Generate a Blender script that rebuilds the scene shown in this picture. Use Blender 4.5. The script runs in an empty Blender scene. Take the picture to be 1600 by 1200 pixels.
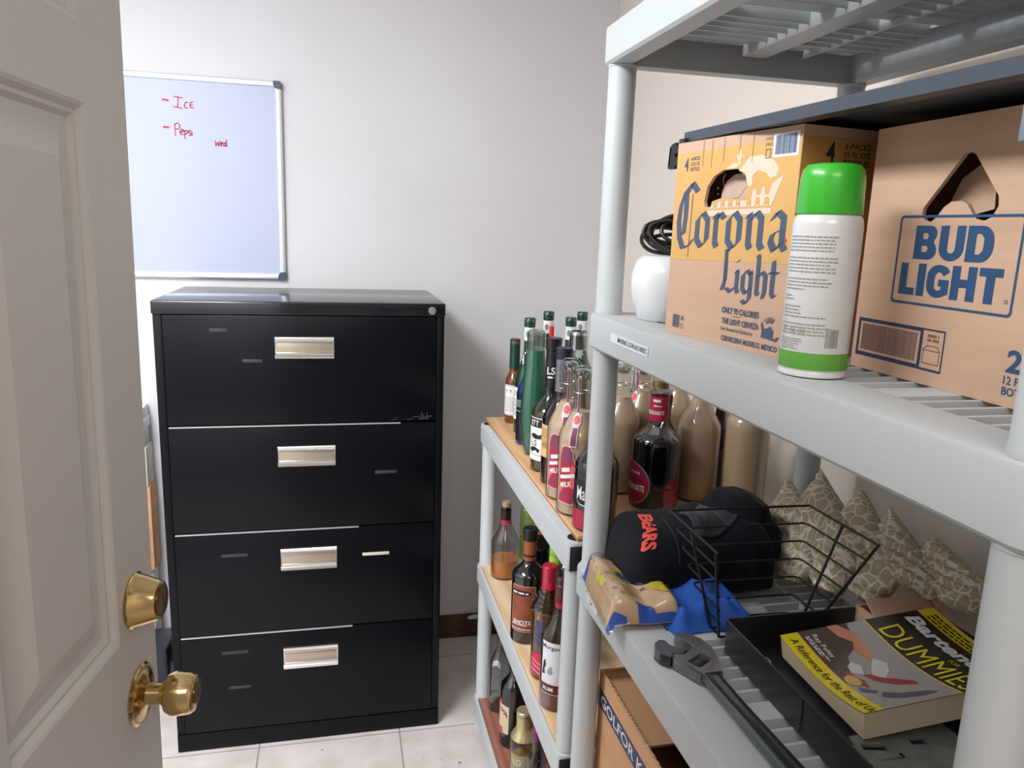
import bpy, bmesh, math, random
from mathutils import Vector, Matrix, noise
from math import pi, sin, cos, radians, atan2, hypot

SC = bpy.context.scene
COL = SC.collection

# ------------------------------------------------------------------ camera
cam = bpy.data.objects.new('camera', bpy.data.cameras.new('camera'))
COL.objects.link(cam)
cam.data.sensor_width = 36.0
cam.data.lens = 1187.67 / 1600 * 36.0
cam.data.clip_start = 0.02
_r = Vector((0.97493892, -0.21990353, 0.03371248))
_u = Vector((0.01150071, 0.20115012, 0.97949291))
_f = Vector((0.22217522, 0.95455805, -0.19863813))
cam.matrix_world = Matrix(((_r.x, _u.x, -_f.x, 0), (_r.y, _u.y, -_f.y, 0), (_r.z, _u.z, -_f.z, 1.5458), (0, 0, 0, 1)))
SC.camera = cam
SC.view_settings.view_transform = 'Standard'
SC.view_settings.look = 'None'
SC.view_settings.gamma = 1.0
SC.view_settings.use_curve_mapping = False
SC.view_settings.exposure = 0.52
SC.cycles.transparent_max_bounces = 32
# ------------------------------------------------------------------ light
W = bpy.data.worlds.new('hall_light')
SC.world = W
W.use_nodes = True
W.node_tree.nodes['Background'].inputs[0].default_value = (1.0, 0.95, 0.90, 1)
W.node_tree.nodes['Background'].inputs[1].default_value = 0.25


def area(name, loc, sx, sy, power, col, rot=(0, 0, 0)):
    l = bpy.data.lights.new(name, 'AREA')
    l.shape = 'RECTANGLE'
    l.size, l.size_y = sx, sy
    l.energy = power
    l.color = col
    o = bpy.data.objects.new(name, l)
    o.location = loc
    o.rotation_euler = rot
    COL.objects.link(o)
    return o


area('ceiling_lamp_light', (-0.90, 0.85, 2.43), 0.55, 1.15, 48, (0.92, 0.97, 1.0))
area('hall_lamp_light', (0.0, -0.75, 2.30), 0.9, 0.9, 13, (1.0, 0.91, 0.84))


# ------------------------------------------------------------------ materials
def lin(c):
    o = []
    for v in c:
        v = v / 255.0
        o.append(v / 12.92 if v <= 0.04045 else ((v + 0.055) / 1.055) ** 2.4)
    return (o[0], o[1], o[2], 1.0)


MATS = {}


def M(name, rgb, rough=0.5, metal=0.0, coat=0.0, bump=None, var=None, spec=0.5, sheen=0.0):
    if name in MATS:
        return MATS[name]
    m = bpy.data.materials.new(name)
    m.use_nodes = True
    nt = m.node_tree
    b = nt.nodes['Principled BSDF']
    b.inputs['Base Color'].default_value = lin(rgb)
    b.inputs['Roughness'].default_value = rough
    b.inputs['Metallic'].default_value = metal
    b.inputs['Coat Weight'].default_value = coat
    b.inputs['Coat Roughness'].default_value = 0.05
    b.inputs['Specular IOR Level'].default_value = spec
    if sheen:
        b.inputs['Sheen Weight'].default_value = sheen
    if bump or var:
        tc = nt.nodes.new('ShaderNodeTexCoord')
    if var:
        sc, rgb2, lo, hi = var
        n = nt.nodes.new('ShaderNodeTexNoise')
        mp = nt.nodes.new('ShaderNodeMapping')
        if isinstance(sc, tuple):
            mp.inputs['Scale'].default_value = sc
            n.inputs['Scale'].default_value = 1.0
        else:
            n.inputs['Scale'].default_value = sc
        n.inputs['Detail'].default_value = 4
        nt.links.new(tc.outputs['Object'], mp.inputs[0])
        nt.links.new(mp.outputs[0], n.inputs['Vector'])
        r = nt.nodes.new('ShaderNodeValToRGB')
        r.color_ramp.elements[0].position = lo
        r.color_ramp.elements[1].position = hi
        r.color_ramp.elements[0].color = lin(rgb)
        r.color_ramp.elements[1].color = lin(rgb2)
        nt.links.new(n.outputs['Fac'], r.inputs[0])
        nt.links.new(r.outputs[0], b.inputs['Base Color'])
    if bump:
        n = nt.nodes.new('ShaderNodeTexNoise')
        n.inputs['Scale'].default_value = bump[0]
        n.inputs['Detail'].default_value = 3
        nt.links.new(tc.outputs['Object'], n.inputs['Vector'])
        bp = nt.nodes.new('ShaderNodeBump')
        bp.inputs['Strength'].default_value = bump[1]
        bp.inputs['Distance'].default_value = 0.002
        nt.links.new(n.outputs['Fac'], bp.inputs['Height'])
        nt.links.new(bp.outputs[0], b.inputs['Normal'])
    MATS[name] = m
    return m


def G(name, tint, refl=1.0, rough=0.03):
    """thin clear glass or film: tinted see-through plus a mirror-like sheen at grazing angles"""
    if name in MATS:
        return MATS[name]
    m = bpy.data.materials.new(name)
    m.use_nodes = True
    nt = m.node_tree
    nt.nodes.remove(nt.nodes['Principled BSDF'])
    out = nt.nodes['Material Output']
    t = nt.nodes.new('ShaderNodeBsdfTransparent')
    t.inputs[0].default_value = lin(tint)
    g = nt.nodes.new('ShaderNodeBsdfGlossy')
    g.inputs['Roughness'].default_value = rough
    fr = nt.nodes.new('ShaderNodeLayerWeight')
    fr.inputs[0].default_value = 0.5
    pw = nt.nodes.new('ShaderNodeMath')
    pw.operation = 'POWER'
    pw.inputs[1].default_value = 3.2
    mu = nt.nodes.new('ShaderNodeMath')
    mu.operation = 'MULTIPLY_ADD'
    mu.use_clamp = True
    mu.inputs[1].default_value = 0.62 * refl
    mu.inputs[2].default_value = 0.045 * refl
    nt.links.new(fr.outputs['Facing'], pw.inputs[0])
    mx = nt.nodes.new('ShaderNodeMixShader')
    nt.links.new(pw.outputs[0], mu.inputs[0])
    nt.links.new(mu.outputs[0], mx.inputs[0])
    nt.links.new(t.outputs[0], mx.inputs[1])
    nt.links.new(g.outputs[0], mx.inputs[2])
    nt.links.new(mx.outputs[0], out.inputs[0])
    MATS[name] = m
    return m


def mat_tiles():
    m = bpy.data.materials.new('floor tile')
    m.use_nodes = True
    nt = m.node_tree
    b = nt.nodes['Principled BSDF']
    b.inputs['Roughness'].default_value = 0.42
    tc = nt.nodes.new('ShaderNodeTexCoord')
    sx = nt.nodes.new('ShaderNodeSeparateXYZ')
    nt.links.new(tc.outputs['Object'], sx.inputs[0])

    def math_(op, a, v=None, c=None):
        n = nt.nodes.new('ShaderNodeMath')
        n.operation = op
        nt.links.new(a, n.inputs[0])
        if v is not None:
            if isinstance(v, float):
                n.inputs[1].default_value = v
            else:
                nt.links.new(v, n.inputs[1])
        return n.outputs[0]

    def line(sock, off, per):
        a = math_('ADD', sock, off)
        a = math_('DIVIDE', a, per)
        a = math_('FRACT', a)
        a = math_('SUBTRACT', a, 0.5)
        a = math_('ABSOLUTE', a)
        return math_('GREATER_THAN', a, 0.5 - 0.0048)

    lx = line(sx.outputs[0], 10 * 0.417 + 0.245, 0.417)
    ly = line(sx.outputs[1], 10 * 0.402 - 2.122, 0.402)
    mxv = math_('MAXIMUM', lx, ly)
    n = nt.nodes.new('ShaderNodeTexNoise')
    n.inputs['Scale'].default_value = 9
    n.inputs['Detail'].default_value = 6
    nt.links.new(tc.outputs['Object'], n.inputs['Vector'])
    r = nt.nodes.new('ShaderNodeValToRGB')
    r.color_ramp.elements[0].position = 0.35
    r.color_ramp.elements[1].position = 0.65
    r.color_ramp.elements[0].color = lin((205, 192, 186))
    r.color_ramp.elements[1].color = lin((222, 212, 208))
    nt.links.new(n.outputs['Fac'], r.inputs[0])
    # dirt specks
    n2 = nt.nodes.new('ShaderNodeTexNoise')
    n2.inputs['Scale'].default_value = 55
    n2.inputs['Detail'].default_value = 1
    nt.links.new(tc.outputs['Object'], n2.inputs['Vector'])
    s = math_('GREATER_THAN', n2.outputs['Fac'], 0.765)
    mx0 = nt.nodes.new('ShaderNodeMix')
    mx0.data_type = 'RGBA'
    nt.links.new(s, mx0.inputs[0])
    nt.links.new(r.outputs[0], mx0.inputs[6])
    mx0.inputs[7].default_value = lin((95, 75, 70))
    mx = nt.nodes.new('ShaderNodeMix')
    mx.data_type = 'RGBA'
    nt.links.new(mxv, mx.inputs[0])
    nt.links.new(mx0.outputs[2], mx.inputs[6])
    mx.inputs[7].default_value = lin((150, 138, 132))
    nt.links.new(mx.outputs[2], b.inputs['Base Color'])
    return m


def mat_wood(name, a, bcol, rough=0.5, sc=(9, 1.2, 9), dist=2.5):
    m = bpy.data.materials.new(name)
    m.use_nodes = True
    nt = m.node_tree
    b = nt.nodes['Principled BSDF']
    b.inputs['Roughness'].default_value = rough
    tc = nt.nodes.new('ShaderNodeTexCoord')
    mp = nt.nodes.new('ShaderNodeMapping')
    mp.inputs['Scale'].default_value = sc
    w = nt.nodes.new('ShaderNodeTexWave')
    w.wave_type = 'BANDS'
    w.bands_direction = 'X'
    w.inputs['Scale'].default_value = 1.3
    w.inputs['Distortion'].default_value = dist * 2
    w.inputs['Detail'].default_value = 3
    w.inputs['Detail Scale'].default_value = 1.0
    r = nt.nodes.new('ShaderNodeValToRGB')
    r.color_ramp.elements[0].color = lin(a)
    r.color_ramp.elements[1].color = lin(bcol)
    nt.links.new(tc.outputs['Object'], mp.inputs[0])
    nt.links.new(mp.outputs[0], w.inputs['Vector'])
    nt.links.new(w.outputs['Fac'], r.inputs[0])
    nt.links.new(r.outputs[0], b.inputs['Base Color'])
    return m


def mat_leaf():
    m = bpy.data.materials.new('leaf pattern fabric')
    m.use_nodes = True
    nt = m.node_tree
    b = nt.nodes['Principled BSDF']
    b.inputs['Roughness'].default_value = 0.85
    tc = nt.nodes.new('ShaderNodeTexCoord')
    mp = nt.nodes.new('ShaderNodeMapping')
    mp.inputs['Scale'].default_value = (13, 13, 7.5)
    nz = nt.nodes.new('ShaderNodeTexNoise')
    nz.inputs['Scale'].default_value = 30
    ad = nt.nodes.new('ShaderNodeVectorMath')
    ad.operation = 'MULTIPLY_ADD'
    ad.inputs[1].default_value = (0.02, 0.02, 0.02)
    v = nt.nodes.new('ShaderNodeTexVoronoi')
    v.feature = 'DISTANCE_TO_EDGE'
    nt.links.new(tc.outputs['Object'], nz.inputs['Vector'])
    nt.links.new(nz.outputs['Color'], ad.inputs[0])
    nt.links.new(tc.outputs['Object'], ad.inputs[2])
    nt.links.new(ad.outputs[0], mp.inputs[0])
    nt.links.new(mp.outputs[0], v.inputs['Vector'])
    r = nt.nodes.new('ShaderNodeValToRGB')
    e = r.color_ramp.elements
    e[0].position = 0.055
    e[0].color = lin((228, 220, 202))
    e[1].position = 0.10
    e[1].color = lin((184, 166, 138))
    e2 = r.color_ramp.elements.new(0.5)
    e2.color = lin((198, 180, 146))
    nt.links.new(v.outputs['Distance'], r.inputs[0])
    nt.links.new(r.outputs[0], b.inputs['Base Color'])
    return m


# ------------------------------------------------------------------ mesh helpers
def bmn():
    return bmesh.new()


def bx(bm, x0, x1, y0, y1, z0, z1, bev=0.0, seg=2, mtx=None):
    r = bmesh.ops.create_cube(bm, size=1.0)
    vs = r['verts']
    for v in vs:
        v.co = Vector((x0 + (v.co.x + .5) * (x1 - x0), y0 + (v.co.y + .5) * (y1 - y0), z0 + (v.co.z + .5) * (z1 - z0)))
    if mtx is not None:
        for v in vs:
            v.co = mtx @ v.co
    if bev > 0:
        es = list({e for v in vs for e in v.link_edges})
        bmesh.ops.bevel(bm, geom=es, offset=bev, segments=seg, profile=0.5, affect='EDGES')
    return bm


def loft(bm, loops, close=False, cap0=False, cap1=False):
    vl = [[bm.verts.new(p) for p in lp] for lp in loops]
    n = len(vl[0])
    rng = range(len(vl) if close else len(vl) - 1)
    for i in rng:
        a, b = vl[i], vl[(i + 1) % len(vl)]
        for j in range(n):
            k = (j + 1) % n
            try:
                bm.faces.new((a[j], a[k], b[k], b[j]))
            except ValueError:
                pass
    if cap0:
        bm.faces.new(list(reversed(vl[0])))
    if cap1:
        bm.faces.new(vl[-1])
    return vl


def lathe(bm, prof, seg=40, mtx=None, a0=None, a1=None):
    """prof: (r, z) list, r = 0 ends are capped by a pole"""
    full = a0 is None
    n = seg
    rings = []
    for r, z in prof:
        if r < 1e-6:
            rings.append([bm.verts.new((0, 0, z))])
        else:
            if full:
                rings.append([bm.verts.new((r * cos(2 * pi * i / n), r * sin(2 * pi * i / n), z)) for i in range(n)])
            else:
                rings.append([bm.verts.new((r * cos(a0 + (a1 - a0) * i / n), r * sin(a0 + (a1 - a0) * i / n), z)) for i in range(n + 1)])
    new = [v for rg in rings for v in rg]
    for a, b in zip(rings[:-1], rings[1:]):
        m = n if full else n
        for i in range(m):
            k = (i + 1) % n if full else i + 1
            if len(a) == 1 and len(b) == 1:
                continue
            if len(a) == 1:
                bm.faces.new((a[0], b[i], b[k])[::-1] if False else (a[0], b[k], b[i]))
            elif len(b) == 1:
                bm.faces.new((a[i], a[k], b[0]))
            else:
                bm.faces.new((a[i], a[k], b[k], b[i]))
    if mtx is not None:
        for v in new:
            v.co = mtx @ v.co
    return bm


def tube(bm, pts, r, seg=8, closed=False):
    pts = [Vector(p) for p in pts]
    n = len(pts)
    loops = []
    prev = None
    for i, p in enumerate(pts):
        if closed:
            t = (pts[(i + 1) % n] - pts[i - 1]).normalized()
        else:
            t = (pts[min(i + 1, n - 1)] - pts[max(i - 1, 0)]).normalized()
        if prev is None:
            up = Vector((0, 0, 1)) if abs(t.z) < 0.9 else Vector((1, 0, 0))
            a = t.cross(up).normalized()
        else:
            a = (prev - t * prev.dot(t)).normalized()
        prev = a
        b = t.cross(a)
        loops.append([p + (a * cos(2 * pi * k / seg) + b * sin(2 * pi * k / seg)) * r for k in range(seg)])
    loft(bm, loops, close=closed, cap0=not closed, cap1=not closed)
    return bm


def spline(pts, n=8, closed=False):
    pts = [Vector(p) for p in pts]
    out = []
    m = len(pts)
    for i in range(m if closed else m - 1):
        if closed:
            p0, p1, p2, p3 = pts[i - 1], pts[i], pts[(i + 1) % m], pts[(i + 2) % m]
        else:
            p0, p1, p2, p3 = pts[max(i - 1, 0)], pts[i], pts[i + 1], pts[min(i + 2, m - 1)]
        for k in range(n):
            t = k / n
            out.append(0.5 * ((2 * p1) + (p2 - p0) * t + (2 * p0 - 5 * p1 + 4 * p2 - p3) * t * t + (3 * p1 - p0 - 3 * p2 + p3) * t ** 3))
    if not closed:
        out.append(pts[-1])
    return out


def fill(bm, outer, holes=(), z=0.0):
    """flat polygon with holes in the XY plane"""
    es = []
    for lp in [outer] + list(holes):
        vs = [bm.verts.new((p[0], p[1], z)) for p in lp]
        for i in range(len(vs)):
            es.append(bm.edges.new((vs[i], vs[(i + 1) % len(vs)])))
    r = bmesh.ops.triangle_fill(bm, edges=es, use_beauty=True, use_dissolve=False)
    fs = [f for f in r['geom'] if isinstance(f, bmesh.types.BMFace)]
    for f in fs:
        f.normal_update()
        if f.normal.z < 0:
            f.normal_flip()
    return fs


def plate(bm, outer, holes=(), z0=0.0, z1=0.003):
    """solid plate of polygon outline between two heights"""
    fs = fill(bm, outer, holes, z0)
    r = bmesh.ops.extrude_face_region(bm, geom=fs)
    for g in r['geom']:
        if isinstance(g, bmesh.types.BMVert):
            g.co.z = z1
    return bm


def xf(bm, mtx):
    for v in bm.verts:
        v.co = mtx @ v.co
    return bm


def frame(o, u, v):
    """matrix putting flat XY art on a plane: origin, u direction, v direction"""
    u = Vector(u).normalized()
    v = Vector(v).normalized()
    n = u.cross(v)
    o = Vector(o)
    return Matrix(((u.x, v.x, n.x, o.x), (u.y, v.y, n.y, o.y), (u.z, v.z, n.z, o.z), (0, 0, 0, 1)))


def wrap(bm, rf, phi, off=0.0006, step=0.004):
    """wrap flat art (u, z) around a turned body of radius rf(z), centred on angle phi"""
    us = [v.co.x for v in bm.verts]
    vs = [v.co.y for v in bm.verts]
    if not us:
        return bm
    k = math.floor(min(us) / step) + 1
    while k * step < max(us):
        g = bm.verts[:] + bm.edges[:] + bm.faces[:]
        bmesh.ops.bisect_plane(bm, geom=g, plane_co=(k * step, 0, 0), plane_no=(1, 0, 0))
        k += 1
    if callable(rf):
        st = 0.006
        k = math.floor(min(vs) / st) + 1
        while k * st < max(vs):
            g = bm.verts[:] + bm.edges[:] + bm.faces[:]
            bmesh.ops.bisect_plane(bm, geom=g, plane_co=(0, k * st, 0), plane_no=(0, 1, 0))
            k += 1
    for v in bm.verts:
        r0 = rf(v.co.y) if callable(rf) else rf
        rref = rf.ref if hasattr(rf, 'ref') else r0
        a = phi + v.co.x / rref
        r = r0 + off + v.co.z
        v.co = Vector((r * cos(a), r * sin(a), v.co.y))
    return bm


def text(bm, s, cx, cy, h, w=None, bold=0.0, shear=0.0, anchor='c', rot=0.0):
    """lettering as flat mesh; h is the letters' height, w the width of the line"""
    cu = bpy.data.curves.new('t', 'FONT')
    cu.body = s
    cu.size = 1.0
    cu.offset = bold
    cu.shear = shear
    cu.resolution_u = 3
    o = bpy.data.objects.new('t', cu)
    me = o.to_mesh()
    vs = [v.co.copy() for v in me.vertices]
    fs = [tuple(p.vertices) for p in me.polygons]
    o.to_mesh_clear()
    bpy.data.objects.remove(o)
    bpy.data.curves.remove(cu)
    if not vs:
        return bm
    x0 = min(v.x for v in vs)
    x1 = max(v.x for v in vs)
    y0 = min(v.y for v in vs)
    y1 = max(v.y for v in vs)
    sy = h / (y1 - y0)
    sx = (w / (x1 - x0)) if w else sy
    mx = {'c': (x0 + x1) / 2, 'l': x0, 'r': x1}[anchor]
    my = (y0 + y1) / 2
    nv = []
    for v in vs:
        a, b = (v.x - mx) * sx, (v.y - my) * sy
        nv.append(bm.verts.new((cx + a * cos(rot) - b * sin(rot), cy + a * sin(rot) + b * cos(rot), 0)))
    for f in fs:
        try:
            bm.faces.new([nv[i] for i in f])
        except ValueError:
            pass
    return bm


def rect(bm, x0, x1, y0, y1):
    vs = [bm.verts.new(p) for p in ((x0, y0, 0), (x1, y0, 0), (x1, y1, 0), (x0, y1, 0))]
    bm.faces.new(vs)
    return bm


def ring_rect(bm, x0, x1, y0, y1, t):
    rect(bm, x0, x1, y0, y0 + t)
    rect(bm, x0, x1, y1 - t, y1)
    rect(bm, x0, x0 + t, y0 + t, y1 - t)
    rect(bm, x1 - t, x1, y0 + t, y1 - t)


def barcode(bm, x0, x1, y0, y1, seed=1, vertical=True):
    rn = random.Random(seed)
    x = x0
    while x < x1:
        w = rn.choice((0.0006, 0.0009, 0.0014))
        rect(bm, x, min(x + w, x1), y0, y1)
        x += w + rn.choice((0.0005, 0.0008))


def smallprint(bm, x0, x1, y, h, seed=1, ragged=True):
    """illegibly small print: rows of word-length dashes"""
    rn = random.Random(seed)
    x = x0
    end = x1 - (rn.random() * (x1 - x0) * 0.3 if ragged else 0)
    while x < end:
        w = rn.uniform(1.5, 4.5) * h
        rect(bm, x, min(x + w, end), y, y + h)
        x += w + h * 0.8


def ellipse(cx, cy, a, b, n=28, p=2.0):
    o = []
    for i in range(n):
        t = 2 * pi * i / n
        c, s = cos(t), sin(t)
        o.append((cx + a * math.copysign(abs(c) ** (2 / p), c), cy + b * math.copysign(abs(s) ** (2 / p), s)))
    return o


def rrect(x0, x1, y0, y1, r, n=5):
    o = []
    for cx, cy, a in ((x1 - r, y0 + r, -pi / 2), (x1 - r, y1 - r, 0), (x0 + r, y1 - r, pi / 2), (x0 + r, y0 + r, pi)):
        for i in range(n + 1):
            t = a + pi / 2 * i / n
            o.append((cx + r * cos(t), cy + r * sin(t)))
    return o


def stroke(bm, pts, w, nib=None):
    """pen stroke in the XY plane; nib = a broad-nib vector, else a round pen of width w"""
    pts = [Vector((p[0], p[1], 0)) for p in pts]
    for a, b in zip(pts[:-1], pts[1:]):
        if nib:
            n = Vector((nib[0], nib[1], 0)) * 0.5
            q = [a - n, b - n, b + n, a + n]
        else:
            d = (b - a)
            if d.length < 1e-7:
                continue
            d.normalize()
            n = Vector((-d.y, d.x, 0)) * w / 2
            e = d * w * 0.3
            q = [a - n - e, b - n + e, b + n + e, a + n - e]
        vs = [bm.verts.new(p) for p in q]
        f = bm.faces.new(vs)
        f.normal_update()
        if f.normal.z < 0:
            f.normal_flip()


def bend(bm, fn):
    for v in bm.verts:
        v.co = fn(v.co)


def obj(name, bm, m, parent=None, smooth=35, loc=None, recalc=False):
    if recalc:
        bmesh.ops.recalc_face_normals(bm, faces=bm.faces[:])
    me = bpy.data.meshes.new(name)
    bm.to_mesh(me)
    bm.free()
    me.materials.append(m)
    if smooth:
        me.polygons.foreach_set('use_smooth', [True] * len(me.polygons))
        me.set_sharp_from_angle(angle=radians(smooth))
    o = bpy.data.objects.new(name, me)
    COL.objects.link(o)
    if parent:
        o.parent = parent
    if loc:
        o.location = loc
    return o


def tag(o, label, cat, group=None):
    o['label'] = label
    o['category'] = cat
    if group:
        o['group'] = group
    return o


def thing(name, label, cat, loc=(0, 0, 0), rz=0.0, group=None, rot=None):
    o = bpy.data.objects.new(name, None)
    o.empty_display_size = 0.05
    COL.objects.link(o)
    o.location = loc
    o.rotation_euler = rot if rot else (0, 0, rz)
    return tag(o, label, cat, group)


def struct(name, bm, m, parent=None, smooth=35):
    o = obj(name, bm, m, parent, smooth)
    if parent is None:
        o['kind'] = 'structure'
    return o


def copy(o, parent=None, loc=None):
    c = o.copy()
    COL.objects.link(c)
    if parent:
        c.parent = parent
    if loc:
        c.location = loc
    for ch in list(o.children):
        copy(ch, c)
    return c


# ------------------------------------------------------------------ common materials
WALL = M('wall paint', (222, 221, 224), 0.75, bump=(60, 0.12), var=(1.6, (216, 213, 214), 0.35, 0.7))
WALLR = M('warm wall paint', (234, 223, 212), 0.75, bump=(60, 0.12))
CEIL = M('ceiling paint', (232, 230, 228), 0.85)
TILE = mat_tiles()
DARKWOOD = mat_wood('dark stained wood', (62, 36, 30), (96, 60, 50), 0.45, sc=(2, 2, 40))
DOORP = M('door paint', (203, 198, 193), 0.42, bump=(220, 0.06))
BRASS = M('polished brass', (204, 176, 122), 0.16, metal=1.0)
BRASSD = M('worn key face', (120, 96, 66), 0.3, metal=1.0)
CHROME = M('brushed chrome', (225, 224, 222), 0.22, metal=1.0)
ALU = M('silver aluminium', (226, 230, 234), 0.3, metal=0.6)
SLATE = M('slate plastic', (62, 76, 90), 0.4)
CABP = M('black cabinet enamel', (6, 8, 14), 0.30, spec=0.2)
BLACKP = M('black plastic', (22, 23, 24), 0.38)
BLACKG = M('glossy black plastic', (16, 17, 18), 0.18)
SHELFP = M('pale grey shelf plastic', (190, 194, 195), 0.45, bump=(350, 0.08))
CARD = M('plain cardboard', (208, 172, 146), 0.85, bump=(260, 0.1), var=((3, 3, 60), (200, 162, 136), 0.35, 0.7))
CARDK = M('kraft cardboard', (206, 158, 116), 0.8, var=((2, 2, 20), (194, 144, 102), 0.35, 0.7))
INKB = M('blue grey ink', (72, 88, 112), 0.7)
INKBL = M('bright blue ink', (38, 76, 116), 0.7)
INKD = M('dark ink', (48, 50, 58), 0.7)
WHITEP = M('white paper', (232, 232, 230), 0.6)
CLEAR = G('clear glass', (240, 244, 242), 1.3)

# ------------------------------------------------------------------ room
b = bmn(); bx(b, -1.9, 1.1, -1.8, 2.75, -0.1, 0); struct('floor', b, TILE)
b = bmn(); bx(b, -1.9, 1.1, 2.657, 2.757, 0, 2.6); struct('wall_back', b, WALL)
b = bmn(); bx(b, 0.953, 1.053, -1.8, 2.657, 0, 2.6); struct('wall_right', b, WALLR)
b = bmn(); bx(b, -1.8, -1.7, 0.12, 2.657, 0, 2.6); struct('wall_left', b, WALL)
b = bmn(); bx(b, -1.9, 1.1, 0.12, 2.757, 2.5, 2.6); struct('ceiling', b, CEIL)
b = bmn()
bx(b, -1.7, -0.42, 0.12, 0.24, 0, 2.5)
bx(b, 0.46, 0.953, 0.12, 0.24, 0, 2.5)
bx(b, -0.42, 0.46, 0.12, 0.24, 2.08, 2.5)
struct('wall_front', b, WALL)


def baseboard(name, x0, x1, y0, y1):
    b = bmn()
    bx(b, x0, x1, y0, y1, 0, 0.094, 0.004)
    return struct(name, b, DARKWOOD)


bb = baseboard('baseboard_back', -1.7, 0.945, 2.645, 2.657)
chip = bmn()
plate(chip, [(0.47, 0.078), (0.485, 0.073), (0.51, 0.075), (0.53, 0.08), (0.53, 0.09), (0.5, 0.092), (0.478, 0.088)], (), 0, 0.0015)
xf(chip, frame((0, 2.645, 0), (1, 0, 0), (0, 0, 1)))
c = obj('chipped_paint', chip, WHITEP, bb)
baseboard('baseboard_right', 0.941, 0.953, 0.24, 2.645)

# ceiling lamp
t = thing('ceiling_light', 'long white fluorescent ceiling light above the whiteboard side of the room', 'ceiling light', (-0.90, 0.85, 2.5))
b = bmn(); bx(b, -0.3, 0.3, -0.62, 0.62, -0.055, 0, 0.006); obj('housing', b, M('white lamp housing', (236, 236, 236), 0.5), t)


# ------------------------------------------------------------------ door
def build_door():
    th = 0.1411
    rz = pi / 2 - th
    e = Vector((-0.2513, 1.0404, 0))
    W_, H_, T = 0.762, 2.03, 0.035
    xs = [-W_, -W_ + .108, -0.416, -0.346, -0.108, 0.0]
    zs = [0.012, 0.24, 0.80, 1.0257, 1.663, 1.745, 1.93, 2.03]
    b = bmn()
    prof = [(0, 0), (0.004, 0.002), (0.009, 0.0075), (0.013, 0.008), (0.018, 0.0135), (0.024, 0.0145), (0.029, 0.0145), (0.032, 0.0135), (0.058, 0.003), (0.062, 0.0015)]
    for i in range(5):
        for j in range(7):
            x0, x1, z0, z1 = xs[i], xs[i + 1], zs[j], zs[j + 1]
            if i in (1, 3) and j in (1, 3, 5):
                loops = []
                for o, d in prof:
                    loops.append([(x0 + o, d, z0 + o), (x1 - o, d, z0 + o), (x1 - o, d, z1 - o), (x0 + o, d, z1 - o)])
                loft(b, loops, cap1=True)
            else:
                vs = [b.verts.new(p) for p in ((x0, 0, z0), (x1, 0, z0), (x1, 0, z1), (x0, 0, z1))]
                b.faces.new(vs)
    # edges and back of the slab
    z0, z1 = zs[0], zs[-1]
    for q in (((0, 0, z0), (0, T, z0), (0, T, z1), (0, 0, z1)), ((-W_, T, z0), (-W_, 0, z0), (-W_, 0, z1), (-W_, T, z1)),
              ((0, T, z0), (-W_, T, z0), (-W_, T, z1), (0, T, z1)), ((-W_, 0, z1), (0, 0, z1), (0, T, z1), (-W_, T, z1)),
              ((0, 0, z0), (-W_, 0, z0), (-W_, T, z0), (0, T, z0))):
        b.faces.new([b.verts.new(p) for p in q])
    bmesh.ops.remove_doubles(b, verts=b.verts[:], dist=0.0001)
    d = struct('door_1', b, DOORP, smooth=20)
    d.location = (e.x, e.y, 0)
    lean = 0.019
    d.matrix_world = Matrix.Translation(e) @ Matrix.Rotation(rz, 4, 'Z') @ Matrix.Translation((0, 0, 0.93)) @ Matrix.Rotation(lean, 4, 'Y') @ Matrix.Translation((0, 0, -0.93))
    out = Matrix.Rotation(pi / 2, 4, 'X')           # lathe axis -> local -y
    # deadbolt
    b = bmn(); lathe(b, [(0, 0), (0.036, 0), (0.0365, 0.002), (0.034, 0.004), (0.0255, 0.031), (0.0245, 0.033), (0.021, 0.0335), (0.0, 0.0335)], 48)
    xf(b, Matrix.Translation((-0.06, 0, 1.062)) @ out)
    db = obj('deadbolt', b, BRASS, d)
    b = bmn(); lathe(b, [(0.0205, 0.0337), (0.0205, 0.0352), (0.018, 0.0358), (0, 0.0358)], 40)
    bx(b, -0.0012, 0.0012, -0.008, 0.008, 0.0356, 0.0366)
    xf(b, Matrix.Translation((-0.06, 0, 1.062)) @ out)
    obj('key_cylinder', b, BRASSD, db)
    # knob
    b = bmn(); lathe(b, [(0, 0), (0.040, 0), (0.0405, 0.002), (0.037, 0.0045), (0.034, 0.0042), (0.022, 0.008), (0.0145, 0.011), (0.0135, 0.028), (0.016, 0.031), (0.017, 0.033),
                         (0.024, 0.036), (0.0282, 0.044), (0.0285, 0.05), (0.0262, 0.066), (0.0235, 0.0705), (0.019, 0.0715), (0, 0.0715)], 56)
    xf(b, Matrix.Translation((-0.06, 0, 0.93)) @ out)
    kn = obj('door_knob', b, BRASS, d)
    b = bmn(); lathe(b, [(0.0135, 0.0714), (0.0135, 0.0735), (0.0125, 0.0742), (0, 0.0742)], 36)
    bx(b, -0.001, 0.001, -0.006, 0.006, 0.074, 0.0748)
    xf(b, Matrix.Translation((-0.06, 0, 0.93)) @ out)
    obj('key_cylinder', b, BRASSD, kn)
    # latch plate on the door's edge
    b = bmn(); bx(b, -0.0005, 0.0012, 0.006, 0.029, 0.90, 0.96, 0.0004)
    obj('latch_plate', b, BRASS, d)


build_door()


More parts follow.
